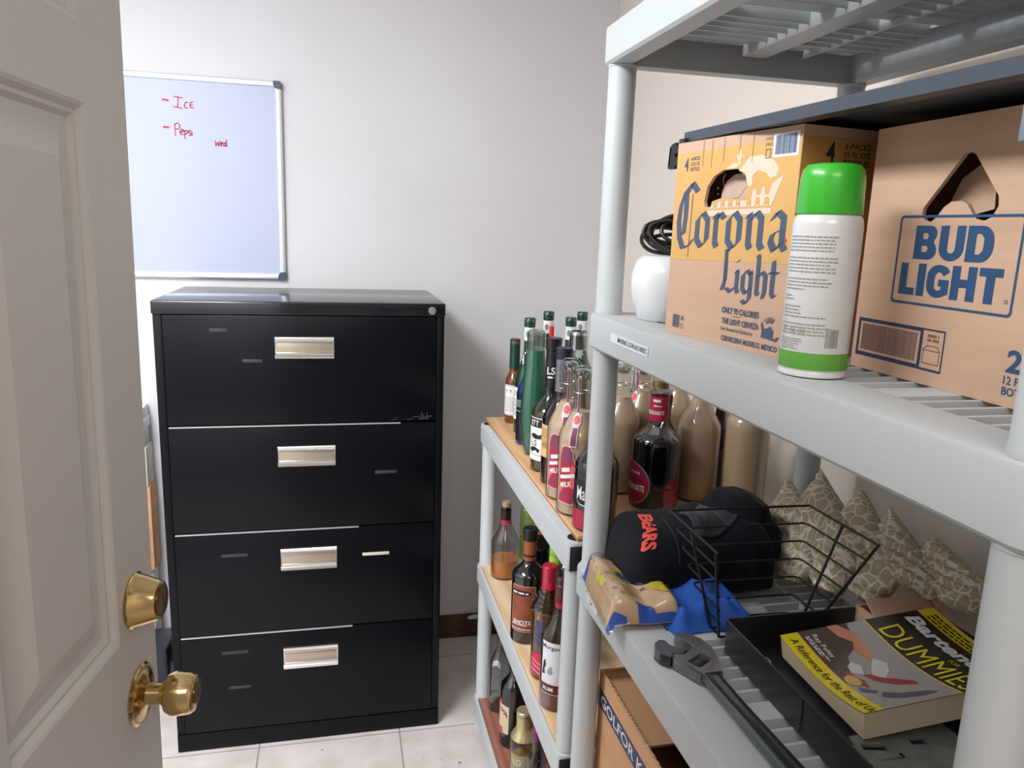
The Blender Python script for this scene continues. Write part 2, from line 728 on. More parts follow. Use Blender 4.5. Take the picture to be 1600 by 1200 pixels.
# ------------------------------------------------------------------ whiteboard
def build_whiteboard():
    t = thing('whiteboard', 'framed whiteboard with red handwriting on the back wall above the cabinet', 'whiteboard', (-0.167, 2.657, 1.359))
    W_, H_ = 0.905, 0.621
    b = bmn(); bx(b, -W_ + 0.012, -0.012, -0.012, -0.001, 0.012, H_ - 0.012)
    surf = obj('writing_surface', b, M('dry wipe surface', (186, 191, 215), 0.45), t)
    prof = [(0, 0), (0, 0.016), (0.003, 0.018), (0.008, 0.018), (0.0085, 0.0165), (0.0115, 0.0165), (0.012, 0.018), (0.016, 0.017), (0.018, 0.0135), (0.018, 0)]

    def rail(p0, p1, inw, name):
        b = bmn()
        p0, p1, inw = Vector(p0), Vector(p1), Vector(inw)
        lp = [[p + inw * a + Vector((0, -d, 0)) for a, d in prof] for p in (p0, p1)]
        loft(b, lp, cap0=True, cap1=True)
        obj(name, b, ALU, t, recalc=True)
    rail((-W_ + .015, 0, H_), (-.015, 0, H_), (0, 0, -1), 'frame_rail')
    rail((-W_ + .015, 0, 0), (-.015, 0, 0), (0, 0, 1), 'frame_rail')
    rail((0, 0, .015), (0, 0, H_ - .015), (-1, 0, 0), 'frame_rail')
    rail((-W_, 0, .015), (-W_, 0, H_ - .015), (1, 0, 0), 'frame_rail')
    for cx in (-W_, 0):
        for cz in (0, H_):
            b = bmn()
            sx = 1 if cx < -0.1 else -1
            sz = 1 if cz == 0 else -1
            poly = [(0.006, 0), (0.024, 0), (0.024, 0.012), (0.019, 0.021), (0.012, 0.024), (0, 0.024), (0, 0.006), (0.0017, 0.0017)]
            poly = [(cx + sx * px, cz + sz * pz) for px, pz in poly]
            plate(b, poly, (), 0.0, 0.0205)
            xf(b, frame((0, 0, 0), (1, 0, 0), (0, 0, 1)))
            obj('corner_cap', b, SLATE, t, recalc=True)
    # handwriting, world coordinates relative to the board's right bottom corner
    b = bmn()
    ox, oz = 0.167, -1.359

    H_ = [bmn()]

    def W_OUT(nm):
        xf(H_[0], frame((0, -0.0124, 0), (1, 0, 0), (0, 0, 1)))
        obj('marker_writing', H_[0], M('red marker', (206, 60, 92), 0.6), surf, smooth=0)
        H_[0] = bmn()

    def S(pts, w=0.0032):
        stroke(H_[0], [(x + ox, z + oz) for x, z in pts], w)
    S([(-.519, 1.903), (-.503, 1.901)], .006)
    S([(-.486, 1.914), (-.461, 1.911)]); S([(-.4735, 1.912), (-.476, 1.882)]); S([(-.489, 1.884), (-.462, 1.880)])
    S([(-.446, 1.899), (-.453, 1.898), (-.4565, 1.89), (-.455, 1.883), (-.447, 1.882)])
    S([(-.430, 1.900), (-.437, 1.9), (-.4405, 1.891), (-.4385, 1.884), (-.429, 1.883)]); S([(-.440, 1.891), (-.431, 1.8915)])
    W_OUT('ice_note')
    S([(-.520, 1.822), (-.505, 1.821)], .006)
    S([(-.487, 1.833), (-.4865, 1.797)]); S([(-.488, 1.831), (-.48, 1.836), (-.473, 1.831), (-.473, 1.823), (-.479, 1.818), (-.486, 1.817)])
    S([(-.472, 1.808), (-.465, 1.811), (-.463, 1.816), (-.468, 1.818), (-.473, 1.812), (-.471, 1.803), (-.464, 1.802)], .0036)
    S([(-.460, 1.815), (-.459, 1.79)], .0036); S([(-.460, 1.813), (-.453, 1.815), (-.4515, 1.808), (-.459, 1.803)], .0036)
    S([(-.441, 1.815), (-.447, 1.815), (-.4475, 1.81), (-.442, 1.807), (-.4415, 1.802), (-.447, 1.80)], .0036); S([(-.438, 1.812), (-.4375, 1.801)], .0036)
    W_OUT('pepsi_note')
    S([(-.371, 1.789), (-.369, 1.774), (-.364, 1.784), (-.3605, 1.774), (-.357, 1.789)], .0036)
    S([(-.354, 1.78), (-.3475, 1.781), (-.349, 1.786), (-.354, 1.784), (-.3545, 1.776), (-.3475, 1.7745)], .0036)
    S([(-.338, 1.793), (-.337, 1.774)], .0036); S([(-.338, 1.784), (-.343, 1.784), (-.3445, 1.777), (-.341, 1.774), (-.337, 1.779)], .0036)
    W_OUT('weekday_note')


build_whiteboard()


# ------------------------------------------------------------------ filing cabinet
def build_cabinet():
    x0, x1, yf, dep, H = -0.4743, 0.2954, 2.1377, 0.4593, 1.335
    w = x1 - x0
    t = thing('filing_cabinet', 'tall black four drawer lateral filing cabinet against the back wall', 'filing cabinet', (x0, yf, 0))
    b = bmn()
    # open-front shell: sides, top, base, back
    bx(b, 0, 0.022, 0.004, dep, 0, H - 0.034, 0.002)
    bx(b, w - 0.022, w, 0.004, dep, 0, H - 0.034, 0.002)
    bx(b, 0.02, w - 0.02, dep - 0.01, dep, 0.0, H - 0.034)
    bx(b, 0.0, w, 0.0, dep, 0.0, 0.058, 0.003)
    bx(b, 0.02, w - 0.02, 0.03, dep, 0.058, 1.29)
    obj('cabinet_body', b, CABP, t)
    b = bmn(); bx(b, -0.002, w + 0.002, -0.004, dep + 0.002, H - 0.036, H, 0.004, 3)
    obj('cabinet_top', b, M('glossy black cabinet top', (12, 14, 20), 0.16, spec=0.7), t)
    b = bmn(); lathe(b, [(0, 0), (0.0115, 0), (0.0115, 0.004), (0.0105, 0.006), (0.007, 0.0065), (0, 0.006)], 32)
    bx(b, -0.0008, 0.0008, -0.004, 0.004, 0.0062, 0.007)
    xf(b, Matrix.Translation((w - 0.0365, -0.004, 1.315)) @ Matrix.Rotation(pi / 2, 4, 'X'))
    obj('lock', b, CHROME, t)
    gaps = [(0.996, 1.297), (0.686, 0.992), (0.372, 0.682), (0.062, 0.368)]
    hz = [(1.240, 1.180), (0.932, 0.872), (0.627, 0.559), (0.315, 0.245)]
    tagm = M('dull label holder', (46, 48, 53), 0.5)
    worn = M('worn metal edge highlight', (205, 208, 212), 0.35, metal=0.7)  # worn drawer edges, with the highlight they catch put into the colour
    tags = [[(-.334, -.289, 1.257, 0), (-.253, -.202, 1.174, 1)], [(.099, .162, .846, 1)], [(-.329, -.259, .614, 1), (.062, .14, .5945, 2)], [(-.34, -.267, .3125, 1), (-.325, -.262, .2, 1)]]
    for k, (z0, z1) in enumerate(gaps):
        b = bmn()
        bx(b, 0.0235, w - 0.0235, 0.0015, 0.03, z0, z1, 0.0022, 2)
        dr = obj('drawer', b, CABP, t)
        dr.location = (0, -0.004 if k else -0.003, 0)
        zt, zb = hz[k]
        hx0, hx1 = -0.168 - x0, -0.0115 - x0
        hh = zt - zb
        b = bmn()
        prof = [(0.0, 0.0), (0.0, hh), (-0.008, hh), (-0.0095, hh - 0.003), (-0.008, hh - 0.006), (-0.004, hh - 0.007), (-0.0035, hh - 0.010), (-0.009, hh - 0.011), (-0.009, hh - 0.0135), (-0.002, hh - 0.016),
                (-0.0008, hh * .5), (-0.003, hh * .3), (-0.012, hh * .24), (-0.0145, hh * .2), (-0.0145, hh * .1), (-0.010, hh * .08), (-0.008, hh * .03), (-0.006, 0.0)]
        lp = [[(x, y, zb + z) for y, z in prof] for x in (hx0, hx1)]
        loft(b, lp, cap0=True, cap1=True)
        h = obj('handle', b, CHROME, dr, recalc=True)
        h.location = (0, 0.0015, 0)
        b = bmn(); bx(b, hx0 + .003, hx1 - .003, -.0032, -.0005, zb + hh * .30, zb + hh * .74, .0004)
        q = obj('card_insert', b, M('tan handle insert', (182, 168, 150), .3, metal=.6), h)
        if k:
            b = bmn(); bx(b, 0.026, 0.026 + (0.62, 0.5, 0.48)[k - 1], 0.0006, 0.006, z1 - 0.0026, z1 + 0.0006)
            obj('worn_edge_highlight', b, worn, dr)
        for (a, c, z, kind) in tags[k]:
            b = bmn()
            bx(b, a - x0, c - x0, -0.0012 if kind else 0.0008, 0.003, z - 0.0045, z + 0.0045, 0.0006)
            obj('label_slot', b, tagm if kind < 2 else M('cream label slot', (206, 196, 180), 0.5), dr)
    # scuffs at the first drawer's right lower corner
    b = bmn()
    rn = random.Random(4)
    for i in range(16):
        xx = rn.uniform(0.60, 0.73)
        zz = rn.uniform(1.0, 1.012)
        rect(b, xx, xx + rn.uniform(.002, .018), zz, zz + 0.0008)
    for xx in (0.700, 0.706, 0.712, 0.722):
        rect(b, xx, xx + 0.0012, 1.0, 1.0 + rn.uniform(.01, .03))
    xf(b, frame((0, -0.0018, 0), (1, 0, 0), (0, 0, 1)))
    obj('scratches', b, M('pale scratches', (96, 100, 106), 0.6), t, smooth=0)


build_cabinet()

# ------------------------------------------------------------------ things between door and cabinet
b = bmn(); bx(b, 0, 0.36, 0, 0.15, 0, 0.188, 0.012)
o = obj('storage_case', b, M('blue black case', (38, 44, 52), 0.3), loc=(-0.908, 2.405, 0)); tag(o, 'small black case on the floor left of the filing cabinet', 'case')
b = bmn(); bx(b, 0, 0.34, 0, 0.085, 0, 0.39, 0.02)
o = obj('white_sack', b, M('white sack', (214, 211, 206), 0.7, bump=(18, 1.0)), loc=(-0.952, 2.566, 0.0005)); tag(o, 'white wrapped packet on the floor under the brown carton, behind the black case', 'packet')
b = bmn(); bx(b, 0, 0.36, 0, 0.088, 0, 0.292, 0.003)
o = obj('brown_carton', b, CARDK, loc=(-0.965, 2.562, 0.391)); tag(o, 'plain brown cardboard carton stacked behind the open door beside the cabinet', 'box')
t = thing('cream_box', 'cream box with a row of small marks, on top of the brown carton', 'box', (-0.97, 2.562, 0.6835))
b = bmn(); bx(b, 0, 0.36, 0, 0.088, 0, 0.132, 0.003); obj('box_body', b, M('cream box board', (214, 208, 194), 0.7), t)
b = bmn()
for i in range(17):
    rect(b, 0.1 + i * .015, 0.108 + i * .015, 0.012, 0.016)
rect(b, 0.02, 0.356, 0.026, 0.0285)
xf(b, frame((0, -0.0006, 0), (1, 0, 0), (0, 0, 1))); obj('printed_marks', b, M('grey print', (150, 146, 138), .7), t, smooth=0)
t = thing('white_bin', 'white plastic bin with stepped rim, topmost in the stack beside the cabinet', 'bin', (-0.972, 2.562, 0.816))
b = bmn(); bx(b, 0.004, 0.356, 0.004, 0.088, 0, 0.055, 0.003); obj('bin_body', b, M('shaded bin plastic', (190, 192, 190), .5), t)  # greyer body: the shade below the white rim is put into its colour
b = bmn(); bx(b, 0, 0.36, 0, 0.09, 0.055, 0.092, 0.003); bx(b, 0.004, 0.356, 0.004, 0.088, 0.092, 0.128, 0.003); obj('rim', b, M('white bin plastic', (228, 230, 231), .45), t)


# ------------------------------------------------------------------ plastic shelving
def rr_loop(x0, x1, y0, y1, o, z, R=0.02, n=5):
    r = max(R - o, 0.0008)
    return [(x, y, z) for x, y in rrect(x0 + o, x1 - o, y0 + o, y1 - o, r, n)]


SH_H = 0.0575


def shelf_mesh(D, L, sockets=False):
    """one shelf, x: 0..D from the front face, y: 0..L from the near end, top at z = 0"""
    b = bmn()
    prof = [(0.034, -SH_H), (0.004, -SH_H), (0.0, -SH_H + 0.004), (0.0, -0.005), (0.0012, -0.0018), (0.0045, 0.0), (0.062, 0.0), (0.062, -0.02), (0.058, -0.02), (0.058, -0.005), (0.034, -0.005)]
    if sockets:
        prof[6] = (0.062, -0.0002)
    loops = [rr_loop(0, D, 0, L, o, z) for o, z in prof]
    loft(b, loops, close=True)
    # bands along the length and across
    xm = D / 2
    bx(b, xm - 0.02, xm + 0.02, 0.06, L - 0.06, -0.036, 0, 0.001)
    bx(b, xm + 0.085, xm + 0.0885, 0.06, L - 0.06, -0.031, -0.002)
    y = 0.078
    k = 0
    while y < L - 0.066:
        if k % 6 == 5:
            bx(b, 0.061, D - 0.061, y - 0.004, y + 0.031, -0.022, 0, 0.0008)
            y += 0.031 + 0.022
        else:
            bx(b, 0.061, D - 0.061, y, y + 0.005, -0.030, 0, 0.0008)
            y += 0.026
        k += 1
    bmesh.ops.recalc_face_normals(b, faces=b.faces[:])
    return b


def shelving(label, x, y0, y1, D, levels, tops, posts_to_floor=True, open_top=False, endcaps=False):
    t = thing('shelving_unit', label, 'shelving unit', (x, y0, 0))
    L = y1 - y0
    me = None
    shelves = []
    for z in levels:
        if me is None:
            s = obj('shelf', shelf_mesh(D, L), SHELFP, t)
            me = s
        else:
            s = me.copy(); COL.objects.link(s)
        s.location = (0, 0, z)
        shelves.append(s)
    px = (0.0265, D - 0.0265)
    py = (0.0265, L - 0.0265)
    segs = [(0.0, levels[0] - SH_H)] + [(levels[i], levels[i + 1] - SH_H) for i in range(len(levels) - 1)]
    for a, c in segs:
        if c - a < 0.01:
            continue
        b = bmn()
        r = 0.0215
        lathe(b, [(0, 0), (r + 0.0012, 0), (r + 0.0012, 0.006), (r, 0.008), (r, c - a - 0.004), (r + 0.001, c - a - 0.003), (r + 0.001, c - a), (0, c - a)], 36)
        p0 = obj('post', b, SHELFP, t)
        first = True
        for xx in px:
            for yy in py:
                q = p0 if first else p0.copy()
                if not first:
                    COL.objects.link(q)
                q.location = (xx, yy, a)
                first = False
    if open_top:
        for xx in px:
            for yy in py:
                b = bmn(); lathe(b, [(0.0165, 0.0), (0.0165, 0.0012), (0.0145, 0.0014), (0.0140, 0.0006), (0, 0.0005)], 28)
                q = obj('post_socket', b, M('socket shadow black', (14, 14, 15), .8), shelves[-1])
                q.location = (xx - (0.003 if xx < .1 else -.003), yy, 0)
    if endcaps:
        for s in shelves:
            b = bmn(); bx(b, 0.004, 0.05, -0.0035, 0.0, -SH_H + 0.004, -0.006, 0.001)
            q = obj('end_cap', b, BLACKP, s)
    return t, shelves


LA = [0.085, 0.528, 0.9708, 1.416, 1.8577]
unitA, shA = shelving('pale grey plastic shelving unit nearest the doorway, holding the beer cartons', 0.408, 0.3475, 1.2105, 0.457, LA, None)
LB = [0.105, 0.5478, 0.9884]
unitB, shB = shelving('low three tier grey shelving unit full of bottles, next to the back wall', 0.4043, 1.2417, 2.1372, 0.457, LB, None, open_top=True, endcaps=True)

# label strips on the shelving fronts
def strip(parent, y, z, w, h, s, tw):
    """y, z: left end of the strip as seen from the aisle (local to the shelf)"""
    b = bmn(); plate(b, rrect(0, w, -h / 2, h / 2, 0.001), (), 0, 0.0005)
    xf(b, frame((-0.0006, y, z), (0, -1, 0), (0, 0, 1)))
    l = obj('label_strip', b, M('label tape', (226, 229, 230), 0.4), parent, recalc=True)
    b = bmn(); text(b, s, w * 0.21, 0, h * 0.6, tw, 0.012, anchor='l')
    xf(b, frame((-0.0014, y, z), (0, -1, 0), (0, 0, 1)))
    obj('label_lettering', b, INKD, l, smooth=0)


# shelf origin is the near end (y=0.3475)
strip(shA[3], 1.094 - 0.3475, -0.0262, 0.146, 0.0135, 'SMOKING LOON #15 RNDC', 0.112)
strip(shA[2], 1.13 - 0.3475, -0.033, 0.05, 0.0135, 'LA', 0.018)


# plywood boards lying in the low unit's shelves
def board(name, label, z, m, th, x0=0.424, x1=0.835, y0=1.2465, y1=2.143, edge=None):
    b = bmn(); bx(b, 0, x1 - x0, 0, y1 - y0, 0, th, 0.0006)
    o = obj(name, b, m, loc=(x0, y0, z))
    tag(o, label, 'board')
    if edge:
        b = bmn(); bx(b, -0.0006, x1 - x0 + .0006, -0.0006, y1 - y0 + .0006, th * .3, th * .5)
        obj('dark_ply', b, edge, o)
    return o


PLY = mat_wood('orange plywood', (208, 158, 112), (222, 178, 132), 0.5, sc=(5, 0.9, 5), dist=8)
PLYL = mat_wood('pale plywood', (216, 178, 136), (234, 204, 168), 0.5, sc=(4, 0.9, 4), dist=6)
PLYR = mat_wood('red brown board', (146, 92, 74), (164, 110, 90), 0.5)
PLYE = M('dark ply layer', (150, 100, 62), .6)
board('plywood_board', 'orange plywood board under the bottles on the top tier of the low unit', 0.9886, PLY, 0.0114, edge=PLYE)
board('plywood_board', 'pale plywood board on the middle tier of the low shelving unit', 0.548, PLYL, 0.006, x0=0.412, y0=1.285, y1=2.09, edge=PLYE)
board('hardboard_sheet', 'red brown board on the lowest tier of the low shelving unit', 0.1052, PLYR, 0.005, x0=0.412, y0=1.285, y1=2.09)


# ------------------------------------------------------------------ bottles
def bprof(h, r, zb, zn, rn, rb=None, lip=0.0015, n=10, p=1.0):
    """bottle outline: body to zb, shoulder to zn, neck of radius rn to h"""
    rb = rb or r
    P = [(0, 0.004), (rb * .7, 0.001), (rb - 0.004, 0), (rb - 0.001, 0.0012), (rb, 0.004), (r, zb)]
    for i in range(1, n + 1):
        t = i / n
        f = (0.5 - 0.5 * cos(pi * t ** p))
        P.append((r + (rn - r) * f, zb + (zn - zb) * t))
    P.append((rn, h - 0.012))
    if lip:
        P += [(rn + lip, h - 0.011), (rn + lip, h - 0.003)]
    P += [(rn, h), (rn * .72, h), (rn * .7, h - 0.01)]
    return P


def rfun(P, ref=None):
    pts = [q for q in P if q[0] > 0]
    pts = pts[2:]

    def f(z):
        for (r0, z0), (r1, z1) in zip(pts[:-1], pts[1:]):
            if z0 <= z <= z1 and z1 > z0:
                return r0 + (r1 - r0) * (z - z0) / (z1 - z0)
        return pts[0][0] if z < pts[0][1] else pts[-1][0]
    f.ref = ref or max(q[0] for q in P)
    return f


def liquid(P, level, m, parent, gap=0.0018):
    q = [(0, 0.005)]
    f = rfun(P)
    z = 0.005
    q.append((f(0.006) - gap - .002, 0.005))
    pts = [c for c in P if c[0] > 0 and 0.006 < c[1] < level]
    for r, zz in pts:
        q.append((r - gap, zz))
    q.append((f(level) - gap, level))
    q.append((0, level))
    b = bmn(); lathe(b, q, 36)
    return obj('liquid', b, m, parent)


class Bottle:
    def __init__(s, label, x, y, z, P, gm, group='bottles on the low shelving unit', name='bottle', cat='bottle'):
        s.t = thing(name, label, cat, (x, y, z), 0, group)
        s.P = P
        s.f = rfun(P)
        b = bmn(); lathe(b, P, 40)
        s.glass = obj('bottle_glass', b, gm, s.t)
        s.face = atan2(-y, -x)

    def liq(s, level, m):
        liquid(s.P, level, m, s.t)
        return s

    def cap(s, z0, z1, r, m, name='cap', ridge=0, top=0.0015):
        pr = [(r * .6, z0), (r, z0)]
        if ridge:
            pr += [(r, z0 + (z1 - z0) * .35), (r - .0008, z0 + (z1 - z0) * .38), (r - .0008, z0 + (z1 - z0) * .44), (r, z0 + (z1 - z0) * .47)]
        pr += [(r, z1 - top), (r - top, z1), (0, z1)]
        b = bmn(); lathe(b, pr, 32)
        return obj(name, b, m, s.t)

    def sleeve(s, z0, z1, m, name='neck_wrap', off=0.0007):
        zs = [z0 + (z1 - z0) * i / 10 for i in range(11)]
        b = bmn(); lathe(b, [(s.f(z) + off * .4, z) for z in zs], 36)
        return obj(name, b, m, s.t)

    def decal(s, bm, m, ang=0.0, off=0.0008, name='label', parent=None, ref=None):
        f = s.f
        if ref:
            f = rfun(s.P, ref)
        wrap(bm, f, s.face + ang, off * .5)
        return obj(name, bm, m, parent or s.t, smooth=60)

    def label(s, poly, m, ang=0.0, off=0.0008, name='label', holes=()):
        b = bmn(); fill(b, poly, holes)
        return s.decal(b, m, ang, off, name)


ZT, ZM, ZL = 1.0004, 0.5545, 0.1107
GRN = M('dark green glass', (18, 62, 34), 0.07, coat=0.6, spec=0.7)
DGREENCAP = M('dark green capsule', (24, 62, 52), 0.3)
BLACKGLASS = M('black glass', (10, 10, 12), 0.06, coat=0.6, spec=0.7)
CREAM = M('cream liqueur', (212, 186, 160), 0.35, coat=0.4)
AMBER = M('amber spirit', (206, 124, 36), 0.2, coat=0.3)
GOLDL = M('pale gold spirit', (176, 140, 70), 0.2, coat=0.3)
RED = M('crimson label', (176, 34, 62), 0.45)
PINK = M('coral label', (232, 98, 100), 0.45)
PURP = M('mauve print', (128, 60, 92), 0.5)
SILVER = M('silver foil', (200, 200, 204), 0.25, metal=1.0)

# brown bottle with dark green capsule
B = Bottle('small brown bottle with green capsule and white label, at the far end of the row', 0.491, 2.085, ZT, bprof(0.24, 0.0245, 0.118, 0.155, 0.0135), M('brown glass', (104, 58, 30), 0.08, coat=0.6))
B.cap(0.158, 0.243, 0.0148, DGREENCAP, 'capsule')
L = B.label([(-0.027, 0.024), (0.027, 0.024), (0.027, 0.112), (-0.027, 0.112)], WHITEP, -0.35)
b = bmn()
for i in range(9):
    smallprint(b, -0.018, 0.022, 0.035 + i * .005, 0.0015, i)
rect(b, -0.026, 0.026, 0.0262, 0.0272); rect(b, -0.026, 0.026, 0.1085, 0.1095)
for i, c in enumerate((-0.014, 0.0, 0.014)):
    rect(b, c - .004, c + .004, .096, .098); rect(b, c - .001, c + .001, .087, .096)
B.decal(b, M('red brown print', (120, 70, 62), .6), -0.35, 0.0014, 'label_print', L)


def sparkling(label, x, y, h):
    B = Bottle(label, x, y, ZT, bprof(h, 0.036, 0.13, 0.235, 0.0138, lip=0.002), GRN, 'green sparkling water bottles')
    B.cap(h - 0.022, h + 0.001, 0.0152, DGREENCAP, 'cap', ridge=1)
    B.sleeve(h - 0.06, h - 0.024, WHITEP, 'neck_label')
    b = bmn(); fill(b, ellipse(0, h - 0.042, .006, .009)); B.decal(b, M('grey seal', (120, 132, 128), .6), -0.35, 0.0013, 'seal', ref=0.0145)
    # star-edged collar label on the shoulder
    st = []
    for i in range(20):
        a = 2 * pi * i / 20
        rr = 0.021 if i % 2 else 0.015
        st.append((rr * cos(a), 0.208 + rr * sin(a)))
    b = bmn(); fill(b, st); B.decal(b, WHITEP, -0.35, 0.001, 'star_label', ref=0.024)
    L = B.label([(-0.05, 0.04), (0.05, 0.04), (0.05, 0.128), (-0.05, 0.128)], WHITEP, -0.3)
    b = bmn(); text(b, 'LYS', -0.022, 0.112, 0.014, 0.03, 0.01)
    for i in range(9):
        smallprint(b, -0.045, 0.045, 0.05 + i * .0055, 0.002, i)
    B.decal(b, M('green print', (40, 84, 66), .6), -0.3, 0.0014, 'label_print', L)
    return B


sparkling('green glass bottle with white star label, second from the far end of the top row', 0.503, 1.972, 0.315)
sparkling('green capped bottle standing tallest just behind the green flute', 0.575, 2.045, 0.325)
sparkling('green capped bottle, left one of the pair behind the silver-topped flute', 0.622, 1.985, 0.316)
sparkling('green capped bottle nearest the grey post, behind the silver-topped flute', 0.682, 2.07, 0.322)

# blue shouldered dark bottle
B = Bottle('dark bottle with cobalt blue shoulder and black label, beside the green flute', 0.478, 1.864, ZT, bprof(0.225, 0.0295, 0.135, 0.19, 0.0125), M('cobalt glass', (24, 38, 120), 0.08, coat=0.6))
B.cap(0.2, 0.235, 0.0145, BLACKP)
L = B.label([(-0.05, 0.01), (0.05, 0.01), (0.05, 0.138), (-0.05, 0.138)], M('black label', (18, 20, 30), 0.4), 0)
b = bmn()
rect(b, -0.032, 0.032, 0.116, 0.1175); rect(b, -0.028, 0.028, 0.088, 0.0895)
for i in range(4):
    smallprint(b, -0.028, 0.028, 0.1 + i * .0042, .0016, i + 4)
B.decal(b, M('silver print', (190, 196, 206), .5), -0.4, 0.0014, 'label_print', L)


# tall flutes of green liqueur
def flute(label, x, y, level, lm):
    P = [(0, 0.002), (0.012, 0.001), (0.019, 0.0), (0.021, 0.003), (0.0225, 0.012), (0.0275, 0.03), (0.032, 0.065), (0.0338, 0.11), (0.0325, 0.16), (0.0285, 0.21), (0.0245, 0.25), (0.0222, 0.285), (0.0215, 0.308), (0.019, 0.310), (0.018, 0.305)]
    B = Bottle(label, x, y, ZT, P, G('flute glass', (224, 232, 228), 1.6), name='flute_bottle')
    if lm:
        liquid(P, level, lm, B.t, 0.0026)
    B.sleeve(0.268, 0.300, G('clear neck band', (205, 208, 206), 2.5), 'neck_band')
    return B


TEAL = M('green liqueur', (52, 120, 94), 0.25, coat=0.3)
flute('tall flute-shaped bottle of opaque green liqueur with empty clear top', 0.468, 1.765, 0.262, TEAL)
B = flute('nearly empty flute-shaped bottle with silvery clear top, behind the swing-top bottles', 0.572, 1.757, 0.262, None)
B.sleeve(0.266, 0.309, SILVER, 'silver_collar', 0.0004)
liquid(B.P, 0.2, M('faint green remains', (150, 168, 140), .3), B.t, 0.003)
# red pourer poking up behind the green flute
B = Bottle('slim bottle with a red pouring spout, mostly hidden behind the green flute', 0.535, 1.87, ZT, bprof(0.255, 0.021, 0.15, 0.2, 0.0105), BLACKGLASS)
B.cap(0.25, 0.307, 0.0062, M('red spout', (200, 40, 52), .4), 'spout')

# black capped whisky with white label
B = Bottle('clear whisky bottle with black cap, black neck wrap and white picture label', 0.478, 1.645, ZT, bprof(0.305, 0.045, 0.135, 0.19, 0.0165, n=14, p=.85), G('smoky clear glass', (216, 220, 214), 1.5))
B.liq(0.128, M('dregs of whisky', (116, 92, 40), .2, coat=.3))
B.cap(0.283, 0.309, 0.0185, BLACKP, 'cap', ridge=1)
B.sleeve(0.195, 0.279, M('black neck wrap', (24, 26, 28), .4), 'neck_wrap', 0.0010)
b = bmn(); text(b, 'LS', 0, 0.235, 0.017, None, 0.02); smallprint(b, -.008, .01, .218, .004, 3)
B.decal(b, WHITEP, -0.25, 0.0018, 'neck_print', ref=0.0175)
L = B.label([(-0.075, 0.028), (0.02, 0.028), (0.02, 0.128), (-0.075, 0.128)], WHITEP, -0.15)
b = bmn(); fill(b, [(-0.074, 0.106), (0.019, 0.106), (0.019, 0.126), (-0.074, 0.126)])
fill(b, [(-0.05, 0.085), (-0.035, 0.092), (-0.02, 0.088), (0.0, 0.1), (0.014, 0.096), (0.01, 0.086), (-0.01, 0.082), (-0.03, 0.078)])
ring_rect(b, -0.052, -0.012, 0.04, 0.08, 0.001)
text(b, 'LS', -0.034, 0.069, 0.014, None, 0.01)
fill(b, [(-0.05, 0.05), (-0.04, 0.046), (-0.03, 0.052), (-0.02, 0.046), (-0.016, 0.054), (-0.03, 0.06), (-0.044, 0.058)])
B.decal(b, M('black print', (26, 27, 30), .5), -0.15, 0.0014, 'label_print', L)
b = bmn(); text(b, 'ETT', -0.034, 0.116, 0.012, 0.026, 0.015)
B.decal(b, WHITEP, -0.15, 0.0019, 'label_lettering', L)

# navy capped bottle with orange label
B = Bottle('brown bottle with navy screw cap, grey neck capsule and tan label', 0.475, 1.552, ZT, bprof(0.298, 0.042, 0.14, 0.2, 0.0165, n=14), G('brownish glass', (176, 140, 104), 1.5))
B.liq(0.05, M('tawny dregs', (120, 96, 48), .2, coat=.3))
b = bmn(); lathe(b, [(0.0405, 0.052), (0.0405, 0.14)], 40); obj('back_of_label', b, M('maroon label back', (52, 28, 34), .5), B.t)
B.cap(0.277, 0.301, 0.0185, M('navy cap', (28, 32, 48), .45), 'cap')
B.sleeve(0.206, 0.277, M('grey capsule', (120, 122, 126), .35, metal=.3), 'neck_capsule', 0.001)
L = B.label([(-0.052, 0.062), (-0.022, 0.062), (-0.022, 0.134), (-0.052, 0.134)], M('tan label', (224, 178, 118), .6), -0.15)
b = bmn(); text(b, 'ARE', -0.034, 0.0905, 0.010, 0.02, 0.01); rect(b, -.05, -.024, .0985, .0995); rect(b, -.05, -.024, .0825, .0835)
for i in range(6):
    smallprint(b, -.049, -.026, .104 + i * .004, .0014, i, False)
B.decal(b, M('brown print', (90, 50, 40), .6), -0.15, 0.0014, 'label_print', L)
b = bmn(); fill(b, rrect(-0.018, -0.006, 0.078, 0.1, .003), [rrect(-0.0165, -0.0075, 0.0795, 0.0985, .002)]); text(b, 'e', -.012, .089, .012, .006)
B.decal(b, WHITEP, -0.15, 0.0014, 'label_badge', L)


# swing-top cream bottles
WIRE = M('steel wire', (190, 192, 194), .25, metal=1.0)
CREAMGLASS = G('clear swing-top glass', (238, 236, 230), 1.3)


